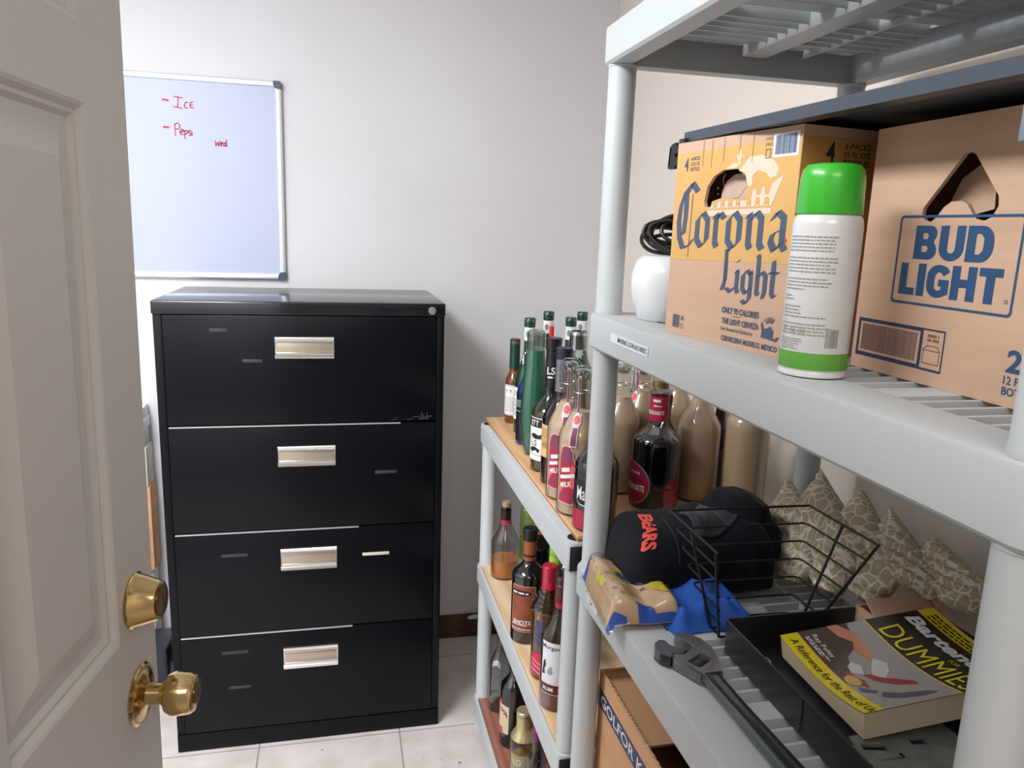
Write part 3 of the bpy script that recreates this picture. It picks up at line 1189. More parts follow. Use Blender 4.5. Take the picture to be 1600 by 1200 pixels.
def swing(label, x, y, h=0.288, r=0.0425, level=0.205, ribbon=0.0, lab=True, stopper=True):
    P = bprof(h - 0.012, r, 0.15, 0.225, 0.0165, n=14, p=.9, lip=0.0025)
    B = Bottle(label, x, y, ZT, P, CREAMGLASS, 'swing-top bottles of cream liqueur')
    B.liq(level, CREAM)
    b = bmn(); lathe(b, [(0, h - 0.02), (0.010, h - 0.02), (0.0150, h - 0.012), (0.0158, h - 0.007), (0.0135, h - .002), (0.007, h), (0, h)], 28)
    obj('stopper', b, G('glassy stopper', (206, 210, 208), 3.2, .08), B.t)
    b = bmn()
    zc = h - 0.045
    tube(b, [(0.0172 * cos(2 * pi * i / 24), 0.0172 * sin(2 * pi * i / 24), zc) for i in range(24)], 0.0011, 6, True)
    for s in (0, pi):
        a = B.face + pi / 2 + s
        c, d = cos(a), sin(a)
        tube(b, [(c * .0185, d * .0185, zc - 0.012), (c * .021, d * .021, zc), (c * .022, d * .022, h - 0.006), (c * .012, d * .012, h + 0.005), (0, 0, h + .0055)], 0.0011, 6)
        lathe(b, [(0, -.002), (.004, -.002), (.004, .002), (0, .002)], 12, Matrix.Translation((c * .0185, d * .0185, zc - .013)) @ Matrix.Rotation(a, 4, 'Z') @ Matrix.Rotation(pi / 2, 4, 'Y'))
    obj('wire_bail', b, WIRE, B.t)
    if ribbon is not None:
        b = bmn(); fill(b, [(-0.0045, h - 0.012), (0.0045, h - 0.012), (0.0045, 0.205), (0.009, 0.197), (0.009, 0.188), (0.0055, 0.18), (0.0045, 0.142), (-0.0055, 0.142), (-0.0055, 0.18), (-0.009, 0.188), (-0.009, 0.197), (-0.0045, 0.205)])
        rb = B.decal(b, M('white tag edge', (232, 214, 220), .5), ribbon, 0.0022, 'neck_tag', ref=0.03)
        b = bmn(); fill(b, [(-0.0034, h - 0.013), (0.0034, h - 0.013), (0.0034, 0.206), (-0.0034, 0.206)])
        fill(b, [(-0.0042, 0.144), (0.0034, 0.144), (0.0042, 0.178), (-0.0042, 0.178)])
        B.decal(b, PURP, ribbon, 0.0028, 'tag_print', rb, ref=0.03)
        b = bmn(); fill(b, ellipse(0, 0.1925, 0.0075, 0.008)); B.decal(b, PINK, ribbon, 0.0028, 'tag_seal', rb, ref=0.03)
    if lab:
        a0 = -0.55
        out = [(-0.018, 0.03), (0.013, 0.026), (0.019, 0.034), (0.019, 0.05), (0.0175, 0.095), (0.019, 0.1), (0.012, 0.118), (0.012, 0.13), (0.006, 0.14), (-0.006, 0.142), (-0.014, 0.136), (-0.018, 0.12), (-0.018, 0.1)]
        L = B.label([(q[0] * 1.08, (q[1] - .085) * 1.03 + .085) for q in out], M('white label edge', (236, 206, 210), .5), a0, 0.0008)
        b = bmn(); fill(b, out); B.decal(b, RED, a0, 0.0013, 'label_field', L)
        b = bmn(); fill(b, ellipse(-0.002, 0.124, 0.0125, 0.0145)); fill(b, [(-0.016, 0.034), (-0.002, 0.055), (0.002, 0.05), (-0.01, 0.033)]); fill(b, [(0.004, 0.032), (0.016, 0.052), (0.0165, 0.046), (0.009, 0.031)])
        B.decal(b, PURP, a0, 0.0018, 'label_print', L)
        b = bmn(); fill(b, [(0.008, 0.06), (0.017, 0.058), (0.0165, 0.1), (0.012, 0.108), (0.008, 0.1)]); fill(b, [(-0.0165, 0.04), (-0.006, 0.058), (-0.0165, 0.062)])
        B.decal(b, PINK, a0, 0.0017, 'label_print', L)
        b = bmn(); text(b, 'MILK', -0.001, 0.066, 0.011, 0.025, 0.03); rect(b, -0.015, 0.016, 0.078, 0.0855); smallprint(b, -.012, .011, .091, .0085, 3, False)
        bend(b, lambda c: Vector((c.x, c.y + c.x * 0.25, c.z)))
        B.decal(b, WHITEP, a0, 0.0022, 'label_lettering', L)
    return B


swing('swing-top cream bottle with red label, second in line from the grey post', 0.462, 1.46, ribbon=-0.15)
swing('swing-top cream bottle with red label and pendant tag, beside the squat black bottle', 0.460, 1.372, ribbon=-0.30)
swing('swing-top cream bottle just right of the grey post, behind the black bottle', 0.588, 1.487, h=0.278, ribbon=None, lab=False, level=0.208)
swing('swing-top cream bottle with red neck tag, behind the red-necked dark bottle on its left', 0.662, 1.552, h=0.262, ribbon=-0.75, lab=False)
swing('wide cream bottle standing immediately right of the crimson-necked dark bottle', 0.737, 1.42, h=0.285, r=0.0455, ribbon=None, lab=False, level=0.225)
swing('cream bottle showing only a strip behind the red neck wrap', 0.708, 1.648, h=0.28, ribbon=None, lab=False)
swing('cream bottle half hidden behind the wide-shouldered cream bottle', 0.752, 1.567, h=0.28, ribbon=None, lab=False)
swing('cream bottle glimpsed in the gap between the two rightmost cream bottles', 0.826, 1.50, h=0.28, r=0.036, ribbon=None, lab=False)
# rightmost big cream jug
B = Bottle('round-shouldered cream jug, rightmost bottle on the low unit', 0.803, 1.34, ZT, bprof(0.26, 0.044, 0.175, 0.225, 0.018, n=14, p=1.2), CREAMGLASS)
B.liq(0.24, CREAM); B.cap(0.25, 0.285, 0.02, M('brass cap', (150, 130, 84), .35, metal=.8))
# dark bottle seen between the cream ones
for x, y, lb in ((0.682, 1.468, 'narrow dark labelled bottle squeezed between red-necked bottle and cream bottle'), (0.80, 1.447, 'narrow dark bottle squeezed between the two cream bottles on the right')):
    B = Bottle(lb, x, y, ZT, bprof(0.2, 0.0255 if x < .7 else .02, 0.13, 0.165, 0.011), BLACKGLASS)
    B.cap(0.192, 0.215, 0.0125, BLACKP)
    B.label([(-0.02, 0.02), (0.02, 0.02), (0.02, 0.1), (-0.02, 0.1)], M('charcoal label', (66, 62, 58), .6), 0)

# squat black bottle
B = Bottle('squat black bottle with domed shoulder and white script, partly behind the grey post', 0.468, 1.289, ZT, bprof(0.275, 0.041, 0.115, 0.165, 0.014, n=14, p=1.3), M('near black glass', (14, 16, 20), .07, coat=.6))
B.cap(0.255, 0.285, 0.016, BLACKP)
b = bmn(); fill(b, [(-0.055, 0.005), (0.03, 0.005), (0.03, 0.042), (-0.055, 0.042)]); B.decal(b, RED, 0, 0.0008, 'label')
b = bmn(); fill(b, [(-0.055, 0.05), (0.03, 0.05), (0.03, 0.098), (-0.055, 0.098)]); L = B.decal(b, M('black label', (18, 20, 30), .4), 0, 0.0008, 'label')
b = bmn(); text(b, 'Mari', -0.0235, 0.075, 0.026, 0.029, 0.006); fill(b, [(-0.04, 0.06), (-0.03, 0.052), (-0.015, 0.05), (0.0, 0.054), (-0.015, 0.052), (-0.03, 0.054)])
B.decal(b, WHITEP, 0, 0.0014, 'label_lettering', L)

# dark bottle with crimson neck
P = bprof(0.244, 0.05, 0.134, 0.175, 0.019, n=14, p=1.1, lip=0.0025)
B = Bottle('large dark bottle with crimson neck wrap and round crimson label', 0.63, 1.388, ZT, P, G('clear thick glass', (226, 226, 228), 1.6))
liquid(P, 0.155, M('blue black liqueur', (14, 15, 24), .1, coat=.5), B.t)
B.sleeve(0.18, 0.229, RED, 'neck_wrap', .001)
B.cap(0.2455, 0.262, 0.0165, M('brass cap', (150, 130, 84), .35, metal=.8), 'cap', ridge=1)
b = bmn(); smallprint(b, -.014, .002, .219, .005, 5, False); smallprint(b, -.012, .004, .2095, .0025, 2, False); text(b, 'POMEGRANATE', -0.014, .197, .0085, .05, .02)
B.decal(b, WHITEP, 0, .0018, 'neck_lettering', ref=.02)
L = B.label(ellipse(-0.052, 0.052, 0.045, 0.045, 40), M('grey label rim', (120, 110, 116), .5), 0, .0008)
b = bmn(); fill(b, ellipse(-0.052, 0.052, 0.042, 0.042, 40)); B.decal(b, M('wine red label', (140, 24, 56), .45), 0, .0014, 'label_field', L)
b = bmn(); text(b, 'POMEGRANATE', -0.056, 0.045, .013, .075, .01); text(b, 'LIQUOR', -0.045, .075, .006, .03, .01)
B.decal(b, WHITEP, 0, .002, 'label_lettering', L)
L = B.label(ellipse(0.04, 0.035, 0.022, 0.034, 30), M('wine red label', (140, 24, 56), .45), 0, .0008)
b = bmn(); text(b, 'PO', 0.033, 0.052, .008, .013)
for i in range(9):
    smallprint(b, .022, .052, .01 + i * .004, .0012, i)
B.decal(b, M('pale print', (200, 150, 160), .5), 0, .0014, 'label_lettering', L)

# --- middle tier
B = Bottle('nearly empty clear bottle with cork and two fingers of amber spirit', 0.466, 2.02, ZM, bprof(0.215, 0.0405, 0.105, 0.18, 0.0145, n=14, p=.8), G('clear thick glass', (226, 226, 228), 1.6))
B.liq(0.055, AMBER)
B.sleeve(0.168, 0.203, M('black and wine capsule', (34, 18, 24), .35), 'capsule', .0012); B.sleeve(0.163, 0.174, RED, 'capsule_band', .0014)
B.cap(0.212, 0.227, 0.0125, M('cork', (170, 140, 112), .8), 'cork')
B = Bottle('pale green bottle showing only its shoulder behind the cork-stoppered one', 0.575, 2.13, ZM, bprof(0.26, 0.038, 0.15, 0.225, 0.0135), M('olive green glass', (108, 124, 62), .12, coat=.5))
B.cap(0.262, 0.275, 0.014, DGREENCAP)
b = bmn(); text(b, 'SO', -0.01, 0.168, .018, .022); B.decal(b, M('pale print on green', (196, 204, 170), .6), -.2, .001, 'lettering', ref=.032)


def liqueur(label, x, y, h=0.285, wrapm=True):
    P = bprof(h, 0.0415, 0.168, 0.205, 0.0155, n=14, p=1.1)
    B = Bottle(label, x, y, ZM, P, BLACKGLASS, 'black liqueur bottles')
    B.sleeve(0.207, 0.262, M('orange neck wrap', (150, 84, 44), .4), 'neck_wrap', .001)
    B.sleeve(0.217, 0.222, BLACKP, 'neck_band', .0016)
    B.cap(0.258, h + .002, 0.0178, BLACKP, 'cap')
    if wrapm:
        o = rrect(-0.04, 0.024, 0.033, 0.153, .006)
        L = B.label(o, M('tan label edge', (206, 176, 150), .5), -.12, .0008)
        b = bmn(); fill(b, rrect(-0.0385, 0.0225, 0.0345, 0.1515, .005)); B.decal(b, M('rust label', (152, 80, 50), .5, var=(30, (126, 60, 38), .3, .7)), -.12, .0013, 'label_field', L)
        b = bmn(); fill(b, ellipse(-0.014, 0.134, 0.028, 0.0075)); B.decal(b, BLACKP, -.12, .0018, 'label_oval', L)
        b = bmn(); rect(b, -.037, .021, .0445, .0452); B.decal(b, BLACKP, -.12, .0018, 'label_rule', L)
        b = bmn(); smallprint(b, -.036, .006, .132, .004, 5, False); text(b, 'SHOTS', -0.0095, .058, .011, .046, .02); smallprint(b, -.036, .018, .05, .0022, 6); smallprint(b, -.036, .018, .039, .0022, 8)
        B.decal(b, WHITEP, -.12, .0022, 'label_lettering', L)
    return B


liqueur('black liqueur bottle with rust coloured label and orange neck wrap, front of the middle tier', 0.449, 1.675)
liqueur('black liqueur bottle directly behind the rust-labelled one, label hidden', 0.515, 1.83, .24, False)
liqueur('black liqueur bottle farther in, between the rust-labelled one and the green-capped one', 0.56, 1.705, .262, False)

# ribbed square-shouldered bottle with red cap
P = [(0, .004), (.03, 0), (.035, .002), (.0365, .006), (.0365, .168)]
for i in range(4):
    z = .17 + i * .011
    r = .0365 - i * .0058
    P += [(r + .0005, z + .003), (r, z + .007), (r - .004, z + .009), (r - .0045, z + .011)]
P += [(.0145, .22), (.0145, .262), (.011, .262)]
B = Bottle('pale gold bottle with stepped ribbed shoulders and red screw cap', 0.453, 1.51, ZM, P, G('pale gold glass', (206, 196, 150), 1.6), name='bottle')
for i in range(5):
    zz = .166 + i * .0105
    rr_ = .0385 - i * .0047
    b = bmn(); lathe(b, [(rr_ - .004, zz - .005), (rr_ - .0005, zz - .0035), (rr_ + .0012, zz), (rr_ - .0005, zz + .0035), (rr_ - .0045, zz + .005)], 40)
    obj('glass_rib', b, G('rib gold glass', (188, 172, 118), 2.4), B.t)
B.liq(0.165, M('pale gold contents', (132, 122, 76), .25, coat=.3))
B.cap(0.205, 0.266, 0.0168, M('red screw cap', (190, 24, 58), .3, coat=.3), 'cap', ridge=1)
b = bmn()
for i in range(16):
    rn = random.Random(i)
    zz = .086 + i * .004
    stroke(b, [(-.03 + rn.uniform(0, .006), zz), (-.02, zz + rn.uniform(-.006, .008)), (-.012, zz - .004), (-.006, zz + rn.uniform(-.004, .008))], .0014)
B.decal(b, M('indigo script', (70, 74, 140), .5), -.1, .001, 'script_print')
b = bmn(); fill(b, [(-.024, .15), (-.018, .146), (-.014, .154), (-.017, .168), (-.02, .158)]); B.decal(b, M('orange print', (214, 110, 50), .5), -.1, .001, 'printed_mark')
L = B.label([(-.036, .018), (-.004, .01), (-.002, .058), (-.01, .07), (-.036, .064)], M('raspberry label', (198, 44, 78), .45), -.1)
b = bmn()
for i in range(3):
    stroke(b, [(-.034, .052 - i * .012), (-.006, .04 - i * .011)], .002)
B.decal(b, M('pale pink print', (240, 196, 206), .5), -.1, .0014, 'label_print', L)
B = Bottle('bottle with lime green cap peeping out behind the red-capped one', 0.490, 1.592, ZM, bprof(0.262, 0.030, 0.15, 0.21, 0.0135), M('olive green glass', (108, 124, 62), .12, coat=.5))
B.cap(0.232, 0.276, 0.0155, M('lime cap', (150, 200, 62), .4), 'cap', ridge=1)

# rum
P = bprof(0.292, 0.0405, 0.155, 0.225, 0.0145, n=14, p=.9)
B = Bottle('clear bottle half full of amber rum with white picture label, beside the front post', 0.450, 1.402, ZM, P, G('clear thick glass', (226, 226, 228), 1.6))
B.liq(0.118, M('amber rum', (126, 56, 26), .15, coat=.4))
B.cap(0.236, 0.275, 0.0165, M('dark red cap', (92, 30, 34), .35), 'cap', ridge=1)
B.sleeve(0.224, 0.236, RED, 'neck_band', .001)
L = B.label([(-.056, .062), (-.014, .062), (-.012, .074), (-.012, .158), (-.056, .158)], M('white label edge', (236, 206, 210), .5), .35, .001)
b = bmn(); fill(b, [(-.055, .064), (-.048, .074), (-.036, .066), (-.02, .075), (-.0135, .09), (-.0135, .1565), (-.055, .1565)]); B.decal(b, M('pale picture label', (222, 224, 228), .5), .35, .0014, 'label_field', L)
b = bmn(); text(b, 'Morgan', -.034, .146, .012, .04, .012); fill(b, [(-.054, .082), (-.05, .112), (-.045, .118), (-.043, .104), (-.047, .096), (-.045, .084)]); rect(b, -.055, -.014, .0622, .0632)
B.decal(b, M('black print', (26, 27, 30), .5), .35, .0019, 'label_lettering', L)
b = bmn(); fill(b, [(-.036, .1), (-.03, .106), (-.028, .098), (-.026, .09), (-.034, .084), (-.04, .09)]); B.decal(b, M('grey violet print', (150, 152, 176), .6), .35, .0019, 'label_picture', L)
b = bmn(); rect(b, -.056, -.01, .044, .0605); L2 = B.decal(b, M('maroon label', (96, 38, 40), .5), .35, .001, 'label_band', L)
b = bmn(); text(b, 'RUM', -.037, .052, .009, .024, .02); rect(b, -.055, -.012, .0405, .0415); B.decal(b, WHITEP, .35, .0016, 'label_lettering', L)

# --- lowest tier
B = Bottle('empty clear bottle with embossed neck, at the far end of the lowest tier', 0.468, 2.035, ZL, bprof(0.27, 0.0335, 0.155, 0.215, 0.0135), G('clear grey glass', (206, 208, 212), 1.9))
B.cap(0.258, 0.285, 0.0155, M('grey cap', (150, 150, 152), .4))
b = bmn(); fill(b, [(-.028, .15), (-.012, .16), (.0, .15), (.004, .165), (-.01, .175), (-.026, .17)]); B.decal(b, SILVER, 0, .001, 'silver_print')
B = Bottle('black wine bottle with cream and red label on the lowest tier', 0.474, 1.875, ZL, bprof(0.3, 0.0395, 0.175, 0.225, 0.0145), BLACKGLASS)
B.cap(0.24, 0.303, 0.0158, BLACKP, 'capsule')
L = B.label([(-.06, .045), (-.015, .045), (-.015, .13), (-.05, .135), (-.06, .13)], M('cream label', (212, 196, 164), .6), .05)
b = bmn(); fill(b, [(-.06, .04), (-.034, .04), (-.034, .062), (-.06, .062)]); fill(b, [(-.05, .13), (-.038, .132), (-.04, .146), (-.046, .148)]); stroke(b, [(-.042, .12), (-.03, .104), (-.024, .11), (-.022, .098)], .004)
B.decal(b, M('coral red print', (206, 78, 76), .5), .05, .0014, 'label_print', L)
b = bmn(); stroke(b, [(-.05, .124), (-.046, .112), (-.03, .116), (-.02, .102)], .003); B.decal(b, BLACKP, .05, .0018, 'label_print', L)
B = Bottle('stout clear bottle with gold-glinting neck on the lowest tier', 0.478, 1.77, ZL, bprof(0.165, 0.036, 0.085, 0.125, 0.02, n=12), G('clear thick glass', (226, 226, 228), 1.6))
B.sleeve(0.092, 0.15, M('gold glint', (206, 194, 146), .3, metal=.6), 'neck_glints', .001); B.cap(0.15, 0.17, 0.0215, M('gold glint', (206, 194, 146), .3, metal=.6))  # gold wrap and cap colour stand for glints on the clear neck
B.liq(.03, GOLDL)
L = B.label([(-.04, .005), (.02, .005), (.02, .055), (-.04, .055)], M('sage label', (160, 156, 120), .6), 0)
b = bmn(); text(b, 'LO', -.016, .034, .018, .024, .01); B.decal(b, M('cream print', (222, 216, 190), .6), 0, .0014, 'label_lettering', L)
B = Bottle('bottle with gold and black label half hidden behind the stout clear one', 0.545, 1.82, ZL, bprof(0.24, 0.03, 0.14, 0.19, 0.012), M('olive amber glass', (110, 96, 52), .12, coat=.5))
B.cap(0.228, 0.252, 0.0135, BLACKP)
L = B.label([(-.035, .06), (.02, .06), (.02, .135), (-.035, .135)], BLACKP, 0)
b = bmn(); fill(b, ellipse(-.01, .11, .009, .012)); smallprint(b, -.028, .016, .085, .004, 2, False); B.decal(b, M('gold print', (200, 180, 110), .5), 0, .0014, 'label_print', L)
B = Bottle('slim clear bottle with purple cap and red label on the lowest tier', 0.476, 1.625, ZL, bprof(0.215, 0.024, 0.125, 0.165, 0.0125), G('clear grey glass', (206, 208, 212), 1.9))
B.cap(0.192, 0.222, 0.0155, M('purple cap', (122, 36, 104), .4), 'cap')
B.label([(-.03, .02), (.02, .02), (.02, .12), (-.01, .12), (-.03, .105)], RED, 0)
B = Bottle('plain dark bottle at the near end of the lowest tier', 0.50, 1.53, ZL, bprof(0.2, 0.033, 0.12, 0.165, 0.0125), BLACKGLASS)
B.cap(0.19, 0.215, 0.014, BLACKP)


# ------------------------------------------------------------------ beer cartons on the middle shelf
ZS = 1.4162
GLYPH = {
    'C': ([[(.62, 1.95), (.3, 1.72), (.06, 1.25), (0, .75), (.08, .25), (.3, -.08), (.6, -.02), (.82, .2)], [(.34, 1.62), (.36, .95), (.30, .35)], [(.40, 1.62), (.62, 1.92), (.92, 1.66)]], 1.02),
    'o': ([[(0, .8), (0, .2), (.24, -.02), (.5, .2), (.5, .8), (.26, 1.02), (0, .8)]], .86),
    'r': ([[(-.06, .86), (.06, .98), (.06, .14), (.16, 0)], [(.06, .78), (.24, 1.0), (.44, .84)]], .66),
    'n': ([[(-.06, .86), (.06, .98), (.06, .14), (.16, 0)], [(.06, .74), (.34, 1.02), (.54, .84), (.54, .14), (.66, 0)]], .92),
    'a': ([[(.06, .8), (.26, 1.02), (.5, .86), (.5, .16), (.64, 0)], [(.5, .56), (.14, .44), (.06, .22), (.24, -.02), (.5, .2)]], .9),
    'L': ([[(-.02, 1.78), (.14, 1.86), (.34, 1.78)], [(.2, 1.8), (.22, .5), (.04, .06)], [(.02, .02), (.34, .14), (.64, -.02), (.84, .2)]], .98),
    'i': ([[(-.06, .86), (.06, .98), (.06, .14), (.18, 0)], [(.02, 1.34), (.14, 1.44)]], .46),
    'g': ([[(.5, .98), (.5, -.2), (.26, -.44), (.04, -.3)], [(.5, .84), (.24, 1.02), (0, .8), (0, .22), (.22, 0), (.5, .24)]], .86),
    'h': ([[(-.02, 1.7), (.06, 1.6), (.06, .14), (.16, 0)], [(.06, .74), (.34, 1.02), (.54, .84), (.54, .14), (.46, -.1)]], .86),
    't': ([[(.12, 1.5), (.12, .14), (.26, 0), (.4, .1)], [(-.1, 1.0), (.4, 1.0)]], .6),
}


def blackletter(bm, s, x, y, xh, width, nibw=.29):
    adv = sum(GLYPH[c][1] for c in s)
    k = width / (adv - .2)
    nib = (nibw * k * cos(radians(38)), nibw * xh * sin(radians(38)) * .62)
    cx = x
    for c in s:
        st, a = GLYPH[c]
        for p in st:
            stroke(bm, [(cx + q[0] * k + nib[0] / 2, y + q[1] * xh) for q in p], 0, nib)
        if c in 'CL':
            stroke(bm, [(cx + (.78 if c == 'C' else .36) * k, y + 1.6 * xh), (cx + (.74 if c == 'C' else .36) * k, y + (-.35 if c == 'C' else .15) * xh)], 0.0012)
        cx += a * k
    return bm


def carton(name, label, loc, rz, W_, D_, H_, hole, m, th=0.004):
    t = thing(name, label, 'carton', loc, rz)
    b = bmn()
    plate(b, [(0, 0), (W_, 0), (W_, H_), (0, H_)], [hole] if hole else [], 0, -th)
    xf(b, frame((0, 0, 0), (1, 0, 0), (0, 0, 1)))
    bmesh.ops.recalc_face_normals(b, faces=b.faces[:])
    bx(b, 0, th, th, D_, 0, H_)
    bx(b, W_ - th, W_, th, D_, 0, H_)
    bx(b, th, W_ - th, D_ - th, D_, 0, H_)
    bx(b, th, W_ - th, th, D_ - th, 0, th)
    bx(b, th, W_ - th, th, D_ / 2 - .002, H_ - th, H_)
    bx(b, th, W_ - th, D_ / 2 + .002, D_ - th, H_ - th, H_)
    obj('carton_body', b, m, t, smooth=0)
    return t


def front(t, bm, y, m, name, parent=None):
    xf(bm, frame((0, -y * .4, 0), (1, 0, 0), (0, 0, 1)))
    return obj(name, bm, m, parent or t, smooth=0)


def side(t, bm, x, m, name, parent=None):
    xf(bm, frame((x, 0, 0), (0, 1, 0), (0, 0, 1)))
    return obj(name, bm, m, parent or t, smooth=0)


def beer_gold():
    W_, D_, H_ = 0.2307, 0.355, 0.2475
    hole = [(.0669, .172), (.070, .166), (.0805, .1646), (.083, .172), (.1, .1755), (.146, .1735), (.1475, .19), (.143, .2), (.128, .2085), (.1, .2085), (.083, .202), (.071, .19)]
    t = carton('beer_carton', 'yellow and brown beer carton with blue blackletter name and white crown', (0.438, 0.966, ZS), atan2(-.228, .035), W_, D_, H_, hole, CARD)
    ORANGE = M('golden ochre print', (220, 174, 108), .75, var=(5, (214, 166, 98), .35, .7))
    b = bmn(); fill(b, [(0.0006, .0985), (W_ - .0006, .1035), (W_ - .0006, .2355), (0.0006, .2335)], [hole]); f = front(t, b, .0007, ORANGE, 'ochre_print')
    b = bmn(); fill(b, [(0.0006, .0985), (D_ - .001, .0985), (D_ - .001, .2465), (0.0006, .2355)]); side(t, b, W_ + .0003, M('deep ochre print', (204, 152, 84), .75), 'ochre_print')
    # inner torn flap behind the hand hole
    b = bmn(); plate(b, [(.079, .15), (.165, .15), (.165, .2), (.15, .207), (.128, .206), (.1, .2045), (.086, .197), (.079, .182)], (), 0, .003)
    xf(b, frame((0, .013, 0), (1, 0.08, 0), (0, 0, 1))); obj('hand_hole_flap', b, M('pale inner card', (212, 184, 164), .85), t, smooth=0)
    b = bmn(); stroke(b, [(.1, .204), (.0965, .197), (.1, .19), (.096, .18), (.097, .17)], .0009); stroke(b, [(.1, .172), (.13, .176), (.142, .188)], .0008); fill(b, ellipse(.088, .188, .0012, .0014, 10)); fill(b, ellipse(.089, .181, .0012, .0014, 10))
    front(t, b, -.0085, M('crease brown', (110, 84, 70), .8), 'flap_creases')
    # white crown
    b = bmn()
    fill(b, [(.075, .1545), (.192, .1568), (.1925, .163), (.0745, .1612)])
    fill(b, [(.0765, .1635), (.192, .1655), (.208, .1975), (.197, .193), (.1905, .189), (.186, .1775), (.1805, .178), (.1785, .1865), (.1745, .1865), (.1725, .178), (.166, .1775), (.164, .184), (.1595, .184), (.1575, .175), (.15, .172), (.1, .1725), (.083, .167)])
    fill(b, [(.131, .2055), (.1425, .2035), (.146, .194), (.1505, .187), (.1565, .189), (.156, .199), (.164, .2045), (.178, .2015), (.186, .195), (.196, .197), (.199, .205), (.19, .214), (.17, .221), (.148, .2205)])
    fill(b, [(.105, .2095), (.125, .2095), (.131, .2135), (.12, .2155)])
    fill(b, [(.126, .2125), (.133, .2125), (.131, .2175), (.1345, .2225), (.1325, .226), (.1315, .2295), (.1285, .2295), (.1275, .226), (.1245, .2225), (.128, .2175)])
    cp = front(t, b, .0013, M('off white print', (226, 206, 186), .75), 'crown_print', f)
    b = bmn()
    for cx in (.0905, .105, .1195, .134, .1535, .1685, .184):
        v0 = .1685 + (cx - .09) * .018
        fill(b, ellipse(cx, v0 + .0012, .0040, .0040, 16))
        fill(b, [(cx - .0042, v0 - .0042), (cx - .0022, v0 - .0042), (cx - .0014, v0 - .001), (cx - .003, v0)]); fill(b, [(cx + .0022, v0 - .0042), (cx + .0042, v0 - .0042), (cx + .003, v0), (cx + .0014, v0 - .001)])
    front(t, b, .0019, ORANGE, 'crown_openwork', cp)
    b = bmn()
    blackletter(b, 'Corona', .010, .1175, .0405, .208)
    blackletter(b, 'Light', .1125, .066, .0265, .098, .31)
    front(t, b, .0018, INKB, 'brand_lettering')
    b = bmn()
    text(b, '4', .023, .2195, .0165, .0085, .01)
    for i, s in enumerate(('6-PACKS', '12 FL OZ', 'BOTTLES')):
        text(b, s, .042, .226 - i * .0065, .0045, .0185, .01)
    front(t, b, .0018, INKB, 'count_lettering'); b = bmn()
    text(b, 'ONLY 99 CALORIES', .1555, .0435, .0076, .068, .03)
    rect(b, .142, .157, .0372, .0378)
    text(b, 'THE LIGHT CERVEZA', .157, .0305, .0072, .068, .03)
    text(b, 'Ever Brewed and Bottled by', .152, .0205, .0055, .058, .015)
    text(b, 'CERVECERIA MODELO, MEXICO', .1745, .009, .0074, .1, .03)
    front(t, b, .0018, INKB, 'slogan_lettering'); b = bmn()
    fill(b, [(.196, .02), (.222, .018), (.226, .024), (.222, .023), (.22, .0205), (.215, .0215), (.216, .029), (.21, .034), (.206, .031), (.2, .03), (.1965, .038), (.1945, .034), (.197, .026)])
    for i in range(6):
        a = radians(55 + i * 17)
        stroke(b, [(.209 + .006 * cos(a), .033 + .005 * sin(a)), (.209 + .012 * cos(a), .033 + .011 * sin(a))], .0012)
    front(t, b, .0018, INKB, 'seated_emblem'); b = bmn()
    barcode(b, .0175, .0335, .0095, .0265, 3)
    rect(b, .037, .0385, .02, .026); rect(b, .0405, .042, .02, .026); fill(b, ellipse(.0395, .0125, .0035, .0035, 16), [ellipse(.0395, .0125, .0027, .0027, 16)])
    front(t, b, .0018, INKB, 'small_barcode'); b = bmn()
    for i in range(2):
        text(b, '6 PACKS', .179, .2375 - i * .006, .0035, .011)
    ring_rect(b, .175, .183, .2165, .2265, .0008)
    front(t, b, .0018, INKB, 'pack_icon')
    b = bmn(); rect(b, .1865, .2265, .2165, .2415); p = front(t, b, .0013, WHITEP, 'barcode_panel')
    b = bmn(); barcode(b, .19, .223, .2195, .2395, 8); front(t, b, .0018, INKBL, 'barcode', p)
    b = bmn(); fill(b, ellipse(.2205, .1285, .0018, .0022, 12)); front(t, b, .0018, M('red ink', (196, 70, 60), .7), 'printed_dot')
    b = bmn(); text(b, '4', .038, .2215, .022, .012, .02)
    for i, s in enumerate(('6-PACKS', '12 FL OZ', 'BOTTLES')):
        text(b, s, .075, .229 - i * .0085, .006, .036, .015)
    side(t, b, W_ + .0006, INKD, 'side_lettering')
    # scored creases along the top of the front
    for u, z0 in ((.057, .215), (.075, .212), (.0985, .2185), (.128, .222), (.152, .214)):
        b = bmn()
        rect(b, u, u + .0009, z0, .2465)
        front(t, b, .0019, M('score line', (186, 138, 84), .8), 'crease', f)


beer_gold()


def arc(cx, cy, a, c, t0, t1, n=6):
    return [(cx + a * cos(radians(t0 + (t1 - t0) * i / n)), cy + c * sin(radians(t0 + (t1 - t0) * i / n))) for i in range(n + 1)]


